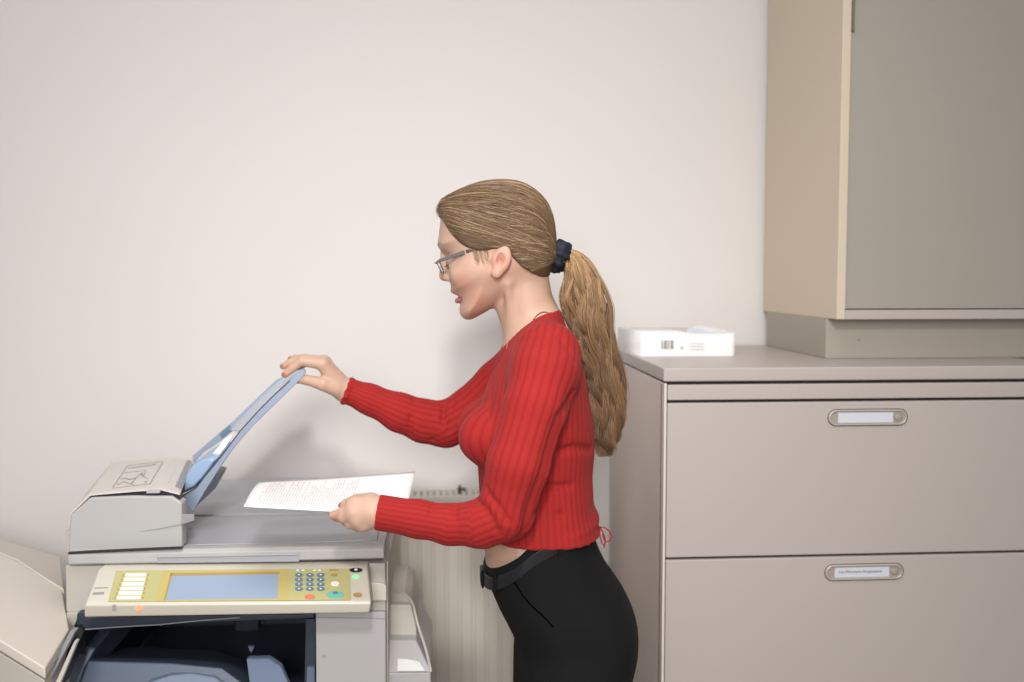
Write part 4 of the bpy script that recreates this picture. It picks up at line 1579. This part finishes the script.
for H in (HFAR, HNEAR):
    for c, r in H['nails']:
        d = np.linalg.norm(V - np.array(P(*c)), axis=1)
        tint = blend(tint, srgb(112, 80, 74), 0.9 * np.clip((r - d) / 0.0015, 0, 1))
    for fg in H['fingers']:
        d = np.linalg.norm(V - np.array(P(*fg[-1][:3])), axis=1)
        tint = blend(tint, srgb(198, 138, 116), 0.45 * np.exp(-(d / 0.016) ** 2))
# brow hair tone and scalp shade of fine neck hair
for sy in (-1,):
    bpts = [hpt(437.5, 246.2, -0.008), hpt(439.5, 243.6, -0.024), hpt(446, 243.5, -0.042), hpt(452, 246, -0.050)]
    for a_, b_ in zip(bpts[:-1], bpts[1:]):
        dd = rc(Vm, a_, b_, 0.0, 0.0)
        tint = blend(tint, srgb(140, 104, 80), 0.6 * np.clip((0.0038 - dd) / 0.0016, 0, 1))
# downy hair at the nape
dd = rc(Vm, hpt(530, 276, -0.035), hpt(550, 300, -0.018), 0.0, 0.0)
tint = blend(tint, srgb(150, 112, 82), 0.55 * np.exp(-(dd / 0.015) ** 2))
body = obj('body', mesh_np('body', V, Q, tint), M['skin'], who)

# ---- eyes
for sy in (-1, 1):
    bm = bmesh.new()
    bmesh.ops.create_uvsphere(bm, u_segments=24, v_segments=16, radius=0.0118)
    c = hpt(452.6, 262.0, sy * 0.031)
    bm.transform(Matrix.Translation(Vector(c)))
    eo = obj('eye', bm, M['white'], who, smooth=True)
    bm = bmesh.new()
    bmesh.ops.create_uvsphere(bm, u_segments=16, v_segments=12, radius=0.0058)
    bm.transform(Matrix.Translation(Vector(c + (HF * 0.86 - HU * 0.35) * 0.0072)))
    obj('iris', bm, M['iris'], eo, smooth=True)
    bm = bmesh.new()
    for i in range(14):
        t = -0.9 + 1.8 * i / 13
        a_ = c + 0.0128 * (HF * math.cos(t) * 0.93 + np.array([0, sy, 0]) * math.sin(t) - HU * 0.12)
        b_ = a_ + (HF * 0.9 - HU * 0.25) * 0.0065 + np.array([0, sy * 0.003 * t, 0])
        tube(bm, [a_, b_], [0.0005, 0.0002], 4)
    obj('eyelashes', bm, M['framedark'], eo)

# ---- sweater
lo = (-0.32, 1.56, hA.z - 0.05)
hi = (0.36, 2.13, P(540, 308, CY).z + 0.01)
V, Q = surface(f_sweater, lo, hi, 0.0024, smooth=2)
Nn = normals(f_sweater, V)
d1, d2 = f_sleeves(V)
tt = f_torso(V)


def armphase(V, chs):
    best = np.full(len(V), 1e9)
    ang = np.zeros(len(V))
    for ch in chs:
        qv = [np.array(P(a, b, c)) for a, b, c, r in ch]
        for (a, b, ra, rb) in zip(qv[:-1], qv[1:], [r[3] for r in ch[:-1]], [r[3] for r in ch[1:]]):
            e = rc(V, a, b, ra, rb)
            ax = (b - a) / np.linalg.norm(b - a)
            s1 = np.cross(ax, [0, 1, 0])
            s1 /= np.linalg.norm(s1)
            s2 = np.cross(s1, ax)
            r = V - a
            an = np.arctan2(r @ s1, -(r @ s2))
            mk = e < best
            best[mk] = e[mk]
            ang[mk] = an[mk]
    return ang


aN = armphase(V, [nearU, nearF]) / (2 * np.pi) * 21
aF = armphase(V, [farU, farF]) / (2 * np.pi) * 21
cx_ = np.interp(V[:, 2], [hA.z, P(500, 340, CY).z], [P(543, 540, CY).x, P(540, 340, CY).x])
aT = np.arctan2(V[:, 1] - CY, (V[:, 0] - cx_) * 1.35) / (2 * np.pi) * 56
phase = np.where((tt < d1) & (tt < d2), aT, np.where(d1 < d2, aN, aF))
fr2 = np.abs((phase % 1.0) - 0.5) * 2          # 0 in groove centre .. 1 on rib centre
groove = np.exp(-(fr2 / 0.32) ** 2)
fine = 0.5 + 0.5 * np.cos((phase % 1.0) * 2 * np.pi * 3)
att = np.clip(((hA.z + hs * (V[:, 0] - hA.x)) * -1 + V[:, 2]) / 0.012, 0, 1)
att *= np.where(np.linalg.norm(V - cufN, axis=1) < 0.07, np.clip(-((V - cufN) @ dirN) / 0.012, 0, 1), 1)
att *= np.where(np.linalg.norm(V - cufF, axis=1) < 0.07, np.clip(-((V - cufF) @ dirF) / 0.012, 0, 1), 1)
att *= np.clip((0.0 - ((V - np.array(nA)) @ ncn - 0.28 * np.abs(V[:, 1] - CY) - 1.6 * np.maximum(0, np.linalg.norm((V - NKC) * [1, 0.9, 0.6], axis=1) - 0.075))) / 0.014, 0, 1)
groove = groove * (0.25 + 0.75 * att)
V = V - Nn * (0.0011 * groove + 0.0002 * fine * att)[:, None]
redA, redB = np.array(srgb(158, 40, 38)[:3]), np.array(srgb(130, 30, 30)[:3])
tint = redA * (1 - groove[:, None] * 0.6) + redB * groove[:, None] * 0.6
sw = obj('sweater', mesh_np('sweater', V, Q, tint), M['knit'], who)
# drawstring bow at the back hem
bm = bmesh.new()
B0 = (600, 528, 1.81)
tube(bm, [P(599.5, 527, 1.80), P(604, 527.5, 1.79), P(609, 531, 1.79), P(611.5, 536, 1.79), P(609.5, 541, 1.79), P(605, 541, 1.79), P(602.5, 534, 1.795)], 0.0012, 6, 5)
tube(bm, [P(600.5, 528, 1.80), P(603.5, 534, 1.79), P(605.2, 541, 1.79), P(604, 547.5, 1.79)], 0.0013, 6, 5)
tube(bm, [P(600, 528, 1.80), P(600, 536, 1.79), P(602, 543, 1.79), P(605, 546, 1.79)], 0.0011, 6, 5)
obj('drawstring', bm, M['cord'], sw, smooth=True)
# thin strap showing above the collar
bm = bmesh.new()
tube(bm, [Vector(hit(f_body, x, y)) + Vector((0, -0.0006, 0)) for x, y in ((533, 320), (538, 314.5), (543, 312.2), (548, 313), (553, 317))], 0.0011, 6, 5)
obj('neck_strap', bm, M['strap'], who, smooth=True)

# ---- trousers
pA, pB = P(484, 563.0, 1.85), P(530, 546, 1.715)
ps = (pB.z - pA.z) / (pB.x - pA.x)
PW = np.array([(P(500, y, CY).z, w) for y, w in ((820, 0.165), (682, 0.172), (640, 0.172), (600, 0.168), (565, 0.156), (545, 0.150), (520, 0.140))])


def waist(x):
    return np.interp(x, [pA.x - 0.02, pA.x, pB.x, pB.x + 0.05, pB.x + 0.2], [pA.z - 0.006, pA.z, pB.z, pB.z + 0.028, pB.z + 0.034])


def f_pants(p):
    W = np.interp(p[:, 2], PW[:, 0], PW[:, 1])
    d = inflate(pant_poly(p), p[:, 1] - CY, 0.085, W)
    # legs
    zc = P(560, 690, CY).z
    legs = None
    for sy, dx in ((-1, 0.0), (1, 0.03)):
        a = np.array(P(568, 660, CY)); a[1] = CY + sy * 0.085
        b = np.array([a[0] + dx, a[1], 0.48])
        c = np.array([a[0] + 0.02 + dx, a[1], 0.09])
        e = smin(rc(p, a, b, 0.092, 0.068), rc(p, b, c, 0.068, 0.060), 0.02)
        legs = e if legs is None else np.minimum(legs, e)
    up = smax(d, (zc - 0.06) - p[:, 2], 0.03)
    d = smin(up, legs, 0.02)
    wl = p[:, 2] - waist(p[:, 0])
    d = smax(d, wl, 0.003)
    return smax(d, 0.06 - p[:, 2], 0.004)


# trouser pocket line lies on the surface: find its depth
V, Q = surface(f_pants, (0.02, 1.62, 0.03), (0.40, 2.08, pB.z + 0.08), 0.0034, smooth=2)
tr = obj('trousers', mesh_np('trousers', V, Q), M['twill'], who)


def pant_pt(px, py, off=0.001):
    """on the near surface of the trousers along the line of sight"""
    t = np.linspace(1.60, 1.9, 600)
    pts = np.array([P(px, py, a) for a in t])
    v = f_pants(pts)
    i = np.argmax(v < 0)
    if v[i] >= 0:
        i = 400
    return Vector(pts[i]) + Vector((0, -off, 0))


bm = bmesh.new()
tube(bm, [pant_pt(x, y, 0.0004) for x, y in ((512, 577), (517, 586), (524, 597), (534, 608), (544, 617), (553, 627))], 0.0014, 6, 4)
obj('pocket_seam', bm, M['seam'], tr, smooth=True)
# belt: band following the waist
bm = bmesh.new()


def belt_ring(dz, off):
    pts = []
    cx0_ = P(545, 560, CY).x
    for t in np.linspace(math.pi * 0.55, math.pi * 1.80, 60):
        # march outwards from the centre at the waist plane
        dr_ = np.array([math.cos(t), math.sin(t), 0.0])
        r = np.linspace(0.02, 0.22, 400)
        P3 = np.stack([cx0_ + dr_[0] * r, CY + dr_[1] * r, np.zeros(400)], 1)
        P3[:, 2] = waist(P3[:, 0]) - 0.022
        v = f_pants(P3)
        i = np.argmax(v > 0)
        pt = P3[i].copy()
        pt[:2] += dr_[:2] * off
        pt[2] += dz
        pts.append(pt)
    return np.array(pts)


# t=pi is straight ahead (-x); t=1.5pi is towards the camera
o0 = belt_ring(0.0085, 0.0042)
o1 = belt_ring(-0.0150, 0.0042)
i0 = belt_ring(0.0085, -0.001)
i1 = belt_ring(-0.0150, -0.001)
L = [[bm.verts.new(p) for p in arr] for arr in (o0, o1, i1, i0)]
for i in range(59):
    for a_, b_ in ((0, 1), (1, 2), (2, 3), (3, 0)):
        bm.faces.new((L[a_][i], L[a_][i + 1], L[b_][i + 1], L[b_][i]))
bm.faces.new([L[k][0] for k in range(4)])
bm.faces.new([L[k][-1] for k in range(4)][::-1])
bt = obj('belt', bm, M['leather'], tr, smooth=False, bevel=0.0008)
for ii in (24, 33, 46):
    c0, c1 = o0[ii], o1[ii]
    tg = Vector(o0[min(ii + 1, 59)] - o0[ii - 1]).normalized()
    nn_ = Vector((tg.y, -tg.x, 0)).normalized()
    if nn_.dot(Vector(c0) - Vector((P(545, 560, CY).x, CY, c0[2]))) < 0:
        nn_ = -nn_
    A = [Vector(c0) + tg * 0.005 + Vector((0, 0, 0.004)), Vector(c0) - tg * 0.005 + Vector((0, 0, 0.004)), Vector(c1) - tg * 0.005 - Vector((0, 0, 0.005)), Vector(c1) + tg * 0.005 - Vector((0, 0, 0.005))]
    obj('belt_loop', solid([p - nn_ * 0.001 for p in A], [p + nn_ * 0.003 for p in A]), M['twill'], tr, bevel=0.001)
# buckle at the front
fi = int(np.argmin(np.abs(np.linspace(math.pi * 0.55, math.pi * 1.80, 60) - math.pi)))
c0 = (o0[fi] + o1[fi]) / 2
bm = box(c0[0] - 0.004, c0[0] + 0.003, c0[1] - 0.022, c0[1] + 0.022, c0[2] - 0.014, c0[2] + 0.014)
obj('belt_buckle', bm, M['black'], bt, bevel=0.002)

# ---- shoes (below the frame)
for sy, dx in ((-1, 0.0), (1, 0.03)):
    hx_ = P(568, 660, CY).x + 0.02 + dx
    hy_ = CY + sy * 0.085

    def f_shoe(p):
        d = rc(p, (hx_ + 0.02, hy_, 0.045), (hx_ - 0.08, hy_, 0.035), 0.038, 0.036)
        d = smin(d, rc(p, (hx_ - 0.08, hy_, 0.032), (hx_ - 0.15, hy_, 0.024), 0.036, 0.028), 0.02)
        d = smin(d, rc(p, (hx_, hy_, 0.05), (hx_, hy_, 0.10), 0.040, 0.042), 0.02)
        return smax(smax(d, 0.001 - p[:, 2], 0.002), p[:, 2] - 0.10, 0.004)
    Vs, Qs = surface(f_shoe, (hx_ - 0.22, hy_ - 0.07, -0.02), (hx_ + 0.10, hy_ + 0.07, 0.13), 0.005)
    obj('shoe', mesh_np('shoe', Vs, Qs), M['wood'], who)

# ---- hair
def f_hairshell(p):
    s_, v, u = headcoords(p)
    W = np.interp(u, [-0.08, -0.03, 0.02, 0.08, 0.13], [0.070, 0.074, 0.0785, 0.079, 0.072])
    d = inflate(hair_poly(p), v, 0.060, W)
    return d


def f_hair(p):
    d = f_hairshell(p) + 0.0012
    d = smax(d, hair_clip(p), 0.006)
    core = f_head(p) + 0.004
    return np.maximum(d, -core)


hlo = np.array(P(432, 292, CY)); hhi = np.array(P(562, 174, CY))
V, Q = surface(f_hair, (hlo[0], CY - 0.10, hlo[2]), (hhi[0], CY + 0.10, hhi[2]), 0.0022, smooth=2)
s_, v_, u_ = headcoords(V)
hr_ = obj('hair', mesh_np('hair', V, Q), M['hairbase'], who)

HC = np.array(P(508, 238, CY))
TIE = np.array(P(553, 256, CY))


def strands_mesh(paths, rad, cols, k=3):
    """paths (S,N,3), rad (S,N) , cols (S,3) or (S,N,3)"""
    S, N, _ = paths.shape
    d = np.gradient(paths, axis=1)
    d /= np.maximum(1e-9, np.linalg.norm(d, axis=2, keepdims=True))
    up = np.array([0.13, 0.97, 0.2])
    a = np.cross(d, up)
    a /= np.maximum(1e-6, np.linalg.norm(a, axis=2, keepdims=True))
    b = np.cross(a, d)
    ring = []
    for j in range(k):
        t = 2 * np.pi * j / k
        ring.append(paths + (a * np.cos(t) + b * np.sin(t)) * rad[..., None])
    VV = np.stack(ring, 2)                      # S,N,k,3
    idx = np.arange(S * N * k).reshape(S, N, k)
    qs = []
    for j in range(k):
        jj = (j + 1) % k
        qs.append(np.stack([idx[:, :-1, j], idx[:, :-1, jj], idx[:, 1:, jj], idx[:, 1:, j]], -1).reshape(-1, 4))
    if cols.ndim == 2:
        cols = np.repeat(cols[:, None], N, 1)
    cc = np.repeat(cols[:, :, None], k, 2).reshape(-1, 3)
    return VV.reshape(-1, 3), np.concatenate(qs), cc


# starting points all over the hair-covered scalp and along the hairline
starts = []
cand = nrg.normal(size=(60000, 3))
cand /= np.linalg.norm(cand, axis=1)[:, None]
cand = cand[cand @ np.array([0.85, 0, -0.35]) < 0.55]


def march(dirs, f):
    lo_ = np.full(len(dirs), 0.01)
    hi_ = np.full(len(dirs), 0.16)
    for _ in range(22):
        m_ = (lo_ + hi_) / 2
        v = f(HC + dirs * m_[:, None])
        ins_ = v < 0
        lo_ = np.where(ins_, m_, lo_)
        hi_ = np.where(ins_, hi_, m_)
    return (lo_ + hi_) / 2


r_ = march(cand, f_hairshell)
pt = HC + cand * r_[:, None]
cl = hair_clip(pt)
edge = np.where((cl < -0.0005) & (cl > -0.007))[0]
inner = np.where(cl <= -0.007)[0]
sel = np.concatenate([nrg.choice(edge, min(1500, len(edge)), replace=False), nrg.choice(inner, 2300, replace=False)])
Sd = cand[sel]
NS = 26
Ed = TIE - HC
Ed = Ed / np.linalg.norm(Ed)
endj = Ed + nrg.normal(size=(len(Sd), 3)) * 0.035
endj /= np.linalg.norm(endj, axis=1)[:, None]
om = np.arccos(np.clip((Sd * endj).sum(1), -0.9999, 0.9999))
tt_ = np.linspace(0, 1, NS)
W1 = np.sin((1 - tt_)[None] * om[:, None]) / np.sin(om)[:, None]
W2 = np.sin(tt_[None] * om[:, None]) / np.sin(om)[:, None]
dirs = W1[..., None] * Sd[:, None] + W2[..., None] * endj[:, None]
# hair sweeps back first then down to the tie: lift the middle of each path a little
lift = np.sin(np.pi * tt_)[None] * 0.16 * np.clip(om, 0, 1.6)[:, None]
side = np.sign(Sd[:, 1])
dirs = dirs + lift[..., None] * HU * 0.9
dirs /= np.linalg.norm(dirs, axis=2, keepdims=True)
flat = dirs.reshape(-1, 3)
rr_ = march(flat, f_hairshell).reshape(len(Sd), NS)
rr_ += (nrg.random((len(Sd), 1)) * 0.0016 - 0.0006)
rr_ += 0.0006 * np.sin(tt_[None] * 9 + nrg.random((len(Sd), 1)) * 6)
paths = HC + dirs * rr_[..., None]
ok = hair_clip(paths.reshape(-1, 3)).reshape(len(Sd), NS).max(1) < 0.0008
paths, Sd = paths[ok], Sd[ok]
rad = np.repeat((0.00055 * (0.35 + 0.65 * np.clip(tt_ * 6, 0, 1)))[None], len(Sd), 0)
ca, cb_, cc_ = np.array(srgb(148, 120, 90)[:3]), np.array(srgb(100, 78, 58)[:3]), np.array(srgb(172, 146, 114)[:3])
lockid = nrg.random(len(Sd))
coh = 0.5 + 0.5 * np.sin(Sd[:, 0] * 17 + Sd[:, 2] * 23 + np.abs(Sd[:, 1]) * 31)
mixv = np.clip(0.65 * coh + 0.35 * lockid, 0, 1)
cols = cb_ * (1 - mixv[:, None]) + ca * mixv[:, None]
hi_m = (lockid > 0.85)
cols[hi_m] = cc_
VV, QQ, CC = strands_mesh(paths, rad, cols)
obj('hair_strands', mesh_np('hair_strands', VV, QQ, CC), M['hair'], hr_)

# short wisps in front of the ear and at the front hairline
wis = []
for i in range(70):
    x0 = 472 + rng.random() * 15
    g_ = [(x0, 249), (x0 + 0.5 + rng.random() * 2, 254), (x0 + 1.5 + rng.random() * 2, 259), (x0 + 2 + rng.random() * 4, 260 + rng.random() * 7)]
    w3 = [hit(f_body, x, y) for x, y in g_]
    if all(w is not None for w in w3):
        c = catmull([tuple(w + np.array([0, -0.0008, 0])) for w in w3], 5)
        wis.append(c)
for i in range(30):
    x0, y0 = 439 + rng.random() * 4, 208 + rng.random() * 5
    yy = 1.85 - rng.random() * 0.03
    g_ = [P(x0 + 8, y0 - 7, yy), P(x0 + 2, y0 - 5, yy), P(x0 - 2.2 - rng.random(), y0 - 3 + rng.random() * 3, yy), P(x0 - 3 - rng.random() * 1.5, y0 + rng.random() * 7, yy)]
    wis.append(catmull([tuple(w) for w in g_], 5))
wis = np.array(wis)
VV, QQ, CC = strands_mesh(wis, np.tile(np.linspace(0.00030, 0.00010, wis.shape[1]), (len(wis), 1)), np.tile(np.array(srgb(150, 120, 88)[:3]), (len(wis), 1)))
obj('hair_wisps', mesh_np('hair_wisps', VV, QQ, CC), M['hair'], hr_)
# ---- ponytail
cen = [(558, 257, 5), (566, 255.5, 6), (573, 262, 10.5), (578, 274, 17), (582, 292, 23), (586, 315, 24), (594, 341, 20), (602, 368, 20), (606, 395, 18.5), (608, 420, 16), (606, 442, 10.5), (606, 456, 4)]
cc3 = catmull([tuple(P(x, y, CY)) + (w / 540.0,) for x, y, w in cen], 6)
NP_ = len(cc3)
tpar = np.linspace(0, 1, NP_)
tang = np.gradient(cc3[:, :3], axis=0)
tang /= np.linalg.norm(tang, axis=1)[:, None]
sideY = np.array([0, 1.0, 0])
nside = np.cross(tang, sideY)
nside /= np.linalg.norm(nside, axis=1)[:, None]
NL = 95
allp, allr, allc = [], [], []
g0, g1, g2 = np.array(srgb(216, 178, 128)[:3]), np.array(srgb(160, 124, 88)[:3]), np.array(srgb(102, 78, 59)[:3])
for l in range(NL):
    ang = nrg.random() * 2 * np.pi
    rad0 = math.sqrt(nrg.random()) * (0.86 if l % 9 else 1.12)
    ph = nrg.random() * 6.28
    wl_ = 0.070 + nrg.random() * 0.045
    amp = 0.0035 + nrg.random() * 0.0065
    length = 0.62 + 0.43 * nrg.random() ** 0.6
    tone = nrg.random()
    for s_i in range(26):
        a0 = ang + nrg.normal() * 0.05
        jr = nrg.normal(size=2) * 0.0020
        tl = min(1.0, length + nrg.normal() * 0.025)
        ts = np.linspace(0, tl, 46)
        c_ = np.stack([np.interp(ts, tpar, cc3[:, k]) for k in range(3)], 1)
        w_ = np.interp(ts, tpar, cc3[:, 3])
        ns_ = np.stack([np.interp(ts, tpar, nside[:, k]) for k in range(3)], 1)
        grow = np.clip(ts * 2.2, 0, 1)
        L_ = ts * 0.42
        tw = 0.6 * math.sin(ph) * ts
        ax_ = np.cos(a0 + tw) * rad0 * w_ + amp * grow * np.sin(L_ / wl_ * 2 * np.pi + ph) + jr[0] * (0.4 + grow)
        ay_ = np.sin(a0 + tw) * rad0 * w_ * 0.85 + amp * grow * np.cos(L_ / wl_ * 2 * np.pi * 0.9 + ph) + jr[1] * (0.4 + grow)
        pth = c_ + ns_ * ax_[:, None] + sideY * ay_[:, None]
        allp.append(pth)
        taper = np.clip((tl - ts) / 0.12, 0.25, 1)
        allr.append(0.00068 * taper)
        tn = np.clip(tone + nrg.normal() * 0.12, 0, 1)
        top_ = g0 * tn + g1 * (1 - tn)
        bot_ = g1 * tn + g2 * (1 - tn)
        kk = np.clip((ts - 0.08) / 0.5, 0, 1)[:, None]
        allc.append(top_ * (1 - kk) + bot_ * kk)
VV, QQ, CC = strands_mesh(np.array(allp), np.array(allr), np.array(allc))
pt_ = obj('ponytail', mesh_np('ponytail', VV, QQ, CC), M['hair'], hr_)

# ---- scrunchie
bm = bmesh.new()
axd = Vector((0.90, 0, -0.43)).normalized()
e1 = Vector((0, 1, 0))
e2 = axd.cross(e1).normalized()
cS = P(557.5, 256.5, CY)
n1, n2 = 72, 18
gr = []
for i in range(n1):
    t = 2 * math.pi * i / n1
    rw = 1 + 0.16 * math.sin(9 * t) + 0.08 * math.sin(23 * t + 1)
    rdir = e1 * math.cos(t) + e2 * math.sin(t)
    ring = []
    for j in range(n2):
        s2 = 2 * math.pi * j / n2
        rr2 = 0.0115 * rw * (1 + 0.12 * math.sin(5 * s2 + 3 * t))
        ring.append(bm.verts.new(cS + rdir * (0.0195 + rr2 * math.cos(s2)) + axd * (rr2 * 1.40 * math.sin(s2) + 0.002 * math.sin(5 * t))))
    gr.append(ring)
for i in range(n1):
    for j in range(n2):
        bm.faces.new((gr[i][j], gr[(i + 1) % n1][j], gr[(i + 1) % n1][(j + 1) % n2], gr[i][(j + 1) % n2]))
obj('scrunchie', bm, M['velvet'], who, smooth=True)

# ---- glasses
gl_ = bpy.data.objects.new('glasses', None)
C.objects.link(gl_)
gl_.location = P(440, 261, CY)
par(gl_, who)
nc = np.array(P(439.0, 260.8, 1.792))     # near hinge corner
dn_ = np.array(P(443.8, 271.4, 1.792)) - nc      # down the lens
hl = np.linalg.norm(dn_)
dn_ /= hl
fw_ = np.cross([0, 1, 0], dn_)
if fw_[0] > 0:
    fw_ = -fw_
half = CY - nc[1]
for sy in (-1, 1):
    def gp_(a, b):    # a: 0 at hinge .. 1 at bridge, b: 0 top .. 1 bottom
        lat = half - 0.050 * a - 0.0015
        cur = 0.0045 * a
        return Vector(nc * [1, 0, 1] + np.array([0, CY + sy * lat, 0]) + dn_ * hl * b * 1.15 + fw_ * cur)
    loop = [(0.0, 0.02), (0.25, -0.04), (0.6, -0.05), (0.92, 0.0), (1.0, 0.22), (0.97, 0.6), (0.85, 0.9), (0.55, 1.0), (0.22, 0.96), (0.04, 0.75), (0.0, 0.35)]
    bm = bmesh.new()
    pts = [gp_(a, b) for a, b in loop]
    tube(bm, pts + [pts[0]], 0.0011, 8, 3)
    tube(bm, [gp_(a, b) for a, b in ((-0.02, 0.06), (0.25, 0.0), (0.6, -0.01), (0.93, 0.05))], 0.0021, 8, 3)
    rim = obj('rim', bm, M['frame'], gl_, smooth=True)
    obj('lens', solid([p + Vector(fw_) * 0.0003 for p in pts], [p - Vector(fw_) * 0.0004 for p in pts]), M['glass'], rim)
    # arm
    a0 = Vector(nc * [1, 0, 1] + np.array([0, CY + sy * half, 0]))
    mid = P(466, 251.8, 1.782)
    m2 = P(487, 245.6, 1.776)
    tail = P(506, 249.5, 1.776)
    flat = lambda w: Vector((w.x, CY + sy * (CY - w.y), w.z))
    bm = bmesh.new()

    def bar(bm, p0, p1, h0, h1, wd):
        d = (p1 - p0).normalized()
        up = Vector((0, 1, 0)).cross(d).normalized()
        s2 = Vector((0, 1, 0))
        hexa(bm, [p0 + up * h0 + s2 * wd, p0 - up * h0 + s2 * wd, p0 - up * h0 - s2 * wd, p0 + up * h0 - s2 * wd],
             [p1 + up * h1 + s2 * wd, p1 - up * h1 + s2 * wd, p1 - up * h1 - s2 * wd, p1 + up * h1 - s2 * wd])
    bar(bm, a0, flat(mid) - (flat(mid) - a0) * 0.05, 0.0030, 0.0038, 0.0012)
    ar = obj('temple_arm', bm, M['frame'], gl_, bevel=0.0008)
    bm = bmesh.new()
    bar(bm, flat(mid), flat(m2), 0.0030, 0.0036, 0.0014)
    bar(bm, flat(m2), flat(tail), 0.0034, 0.0018, 0.0014)
    obj('arm_tip', bm, M['framedark'], ar, bevel=0.0008)
bm = bmesh.new()
bpt = nc * [1, 0, 1] + np.array([0, CY, 0]) + fw_ * 0.0075 + dn_ * 0.002
tube(bm, [Vector(bpt + np.array([0, -0.0105, 0]) - fw_ * 0.003), Vector(bpt - dn_ * 0.002), Vector(bpt + np.array([0, 0.0105, 0]) - fw_ * 0.003)], 0.0015, 8, 4)
obj('nose_bridge', bm, M['frame'], gl_, smooth=True)
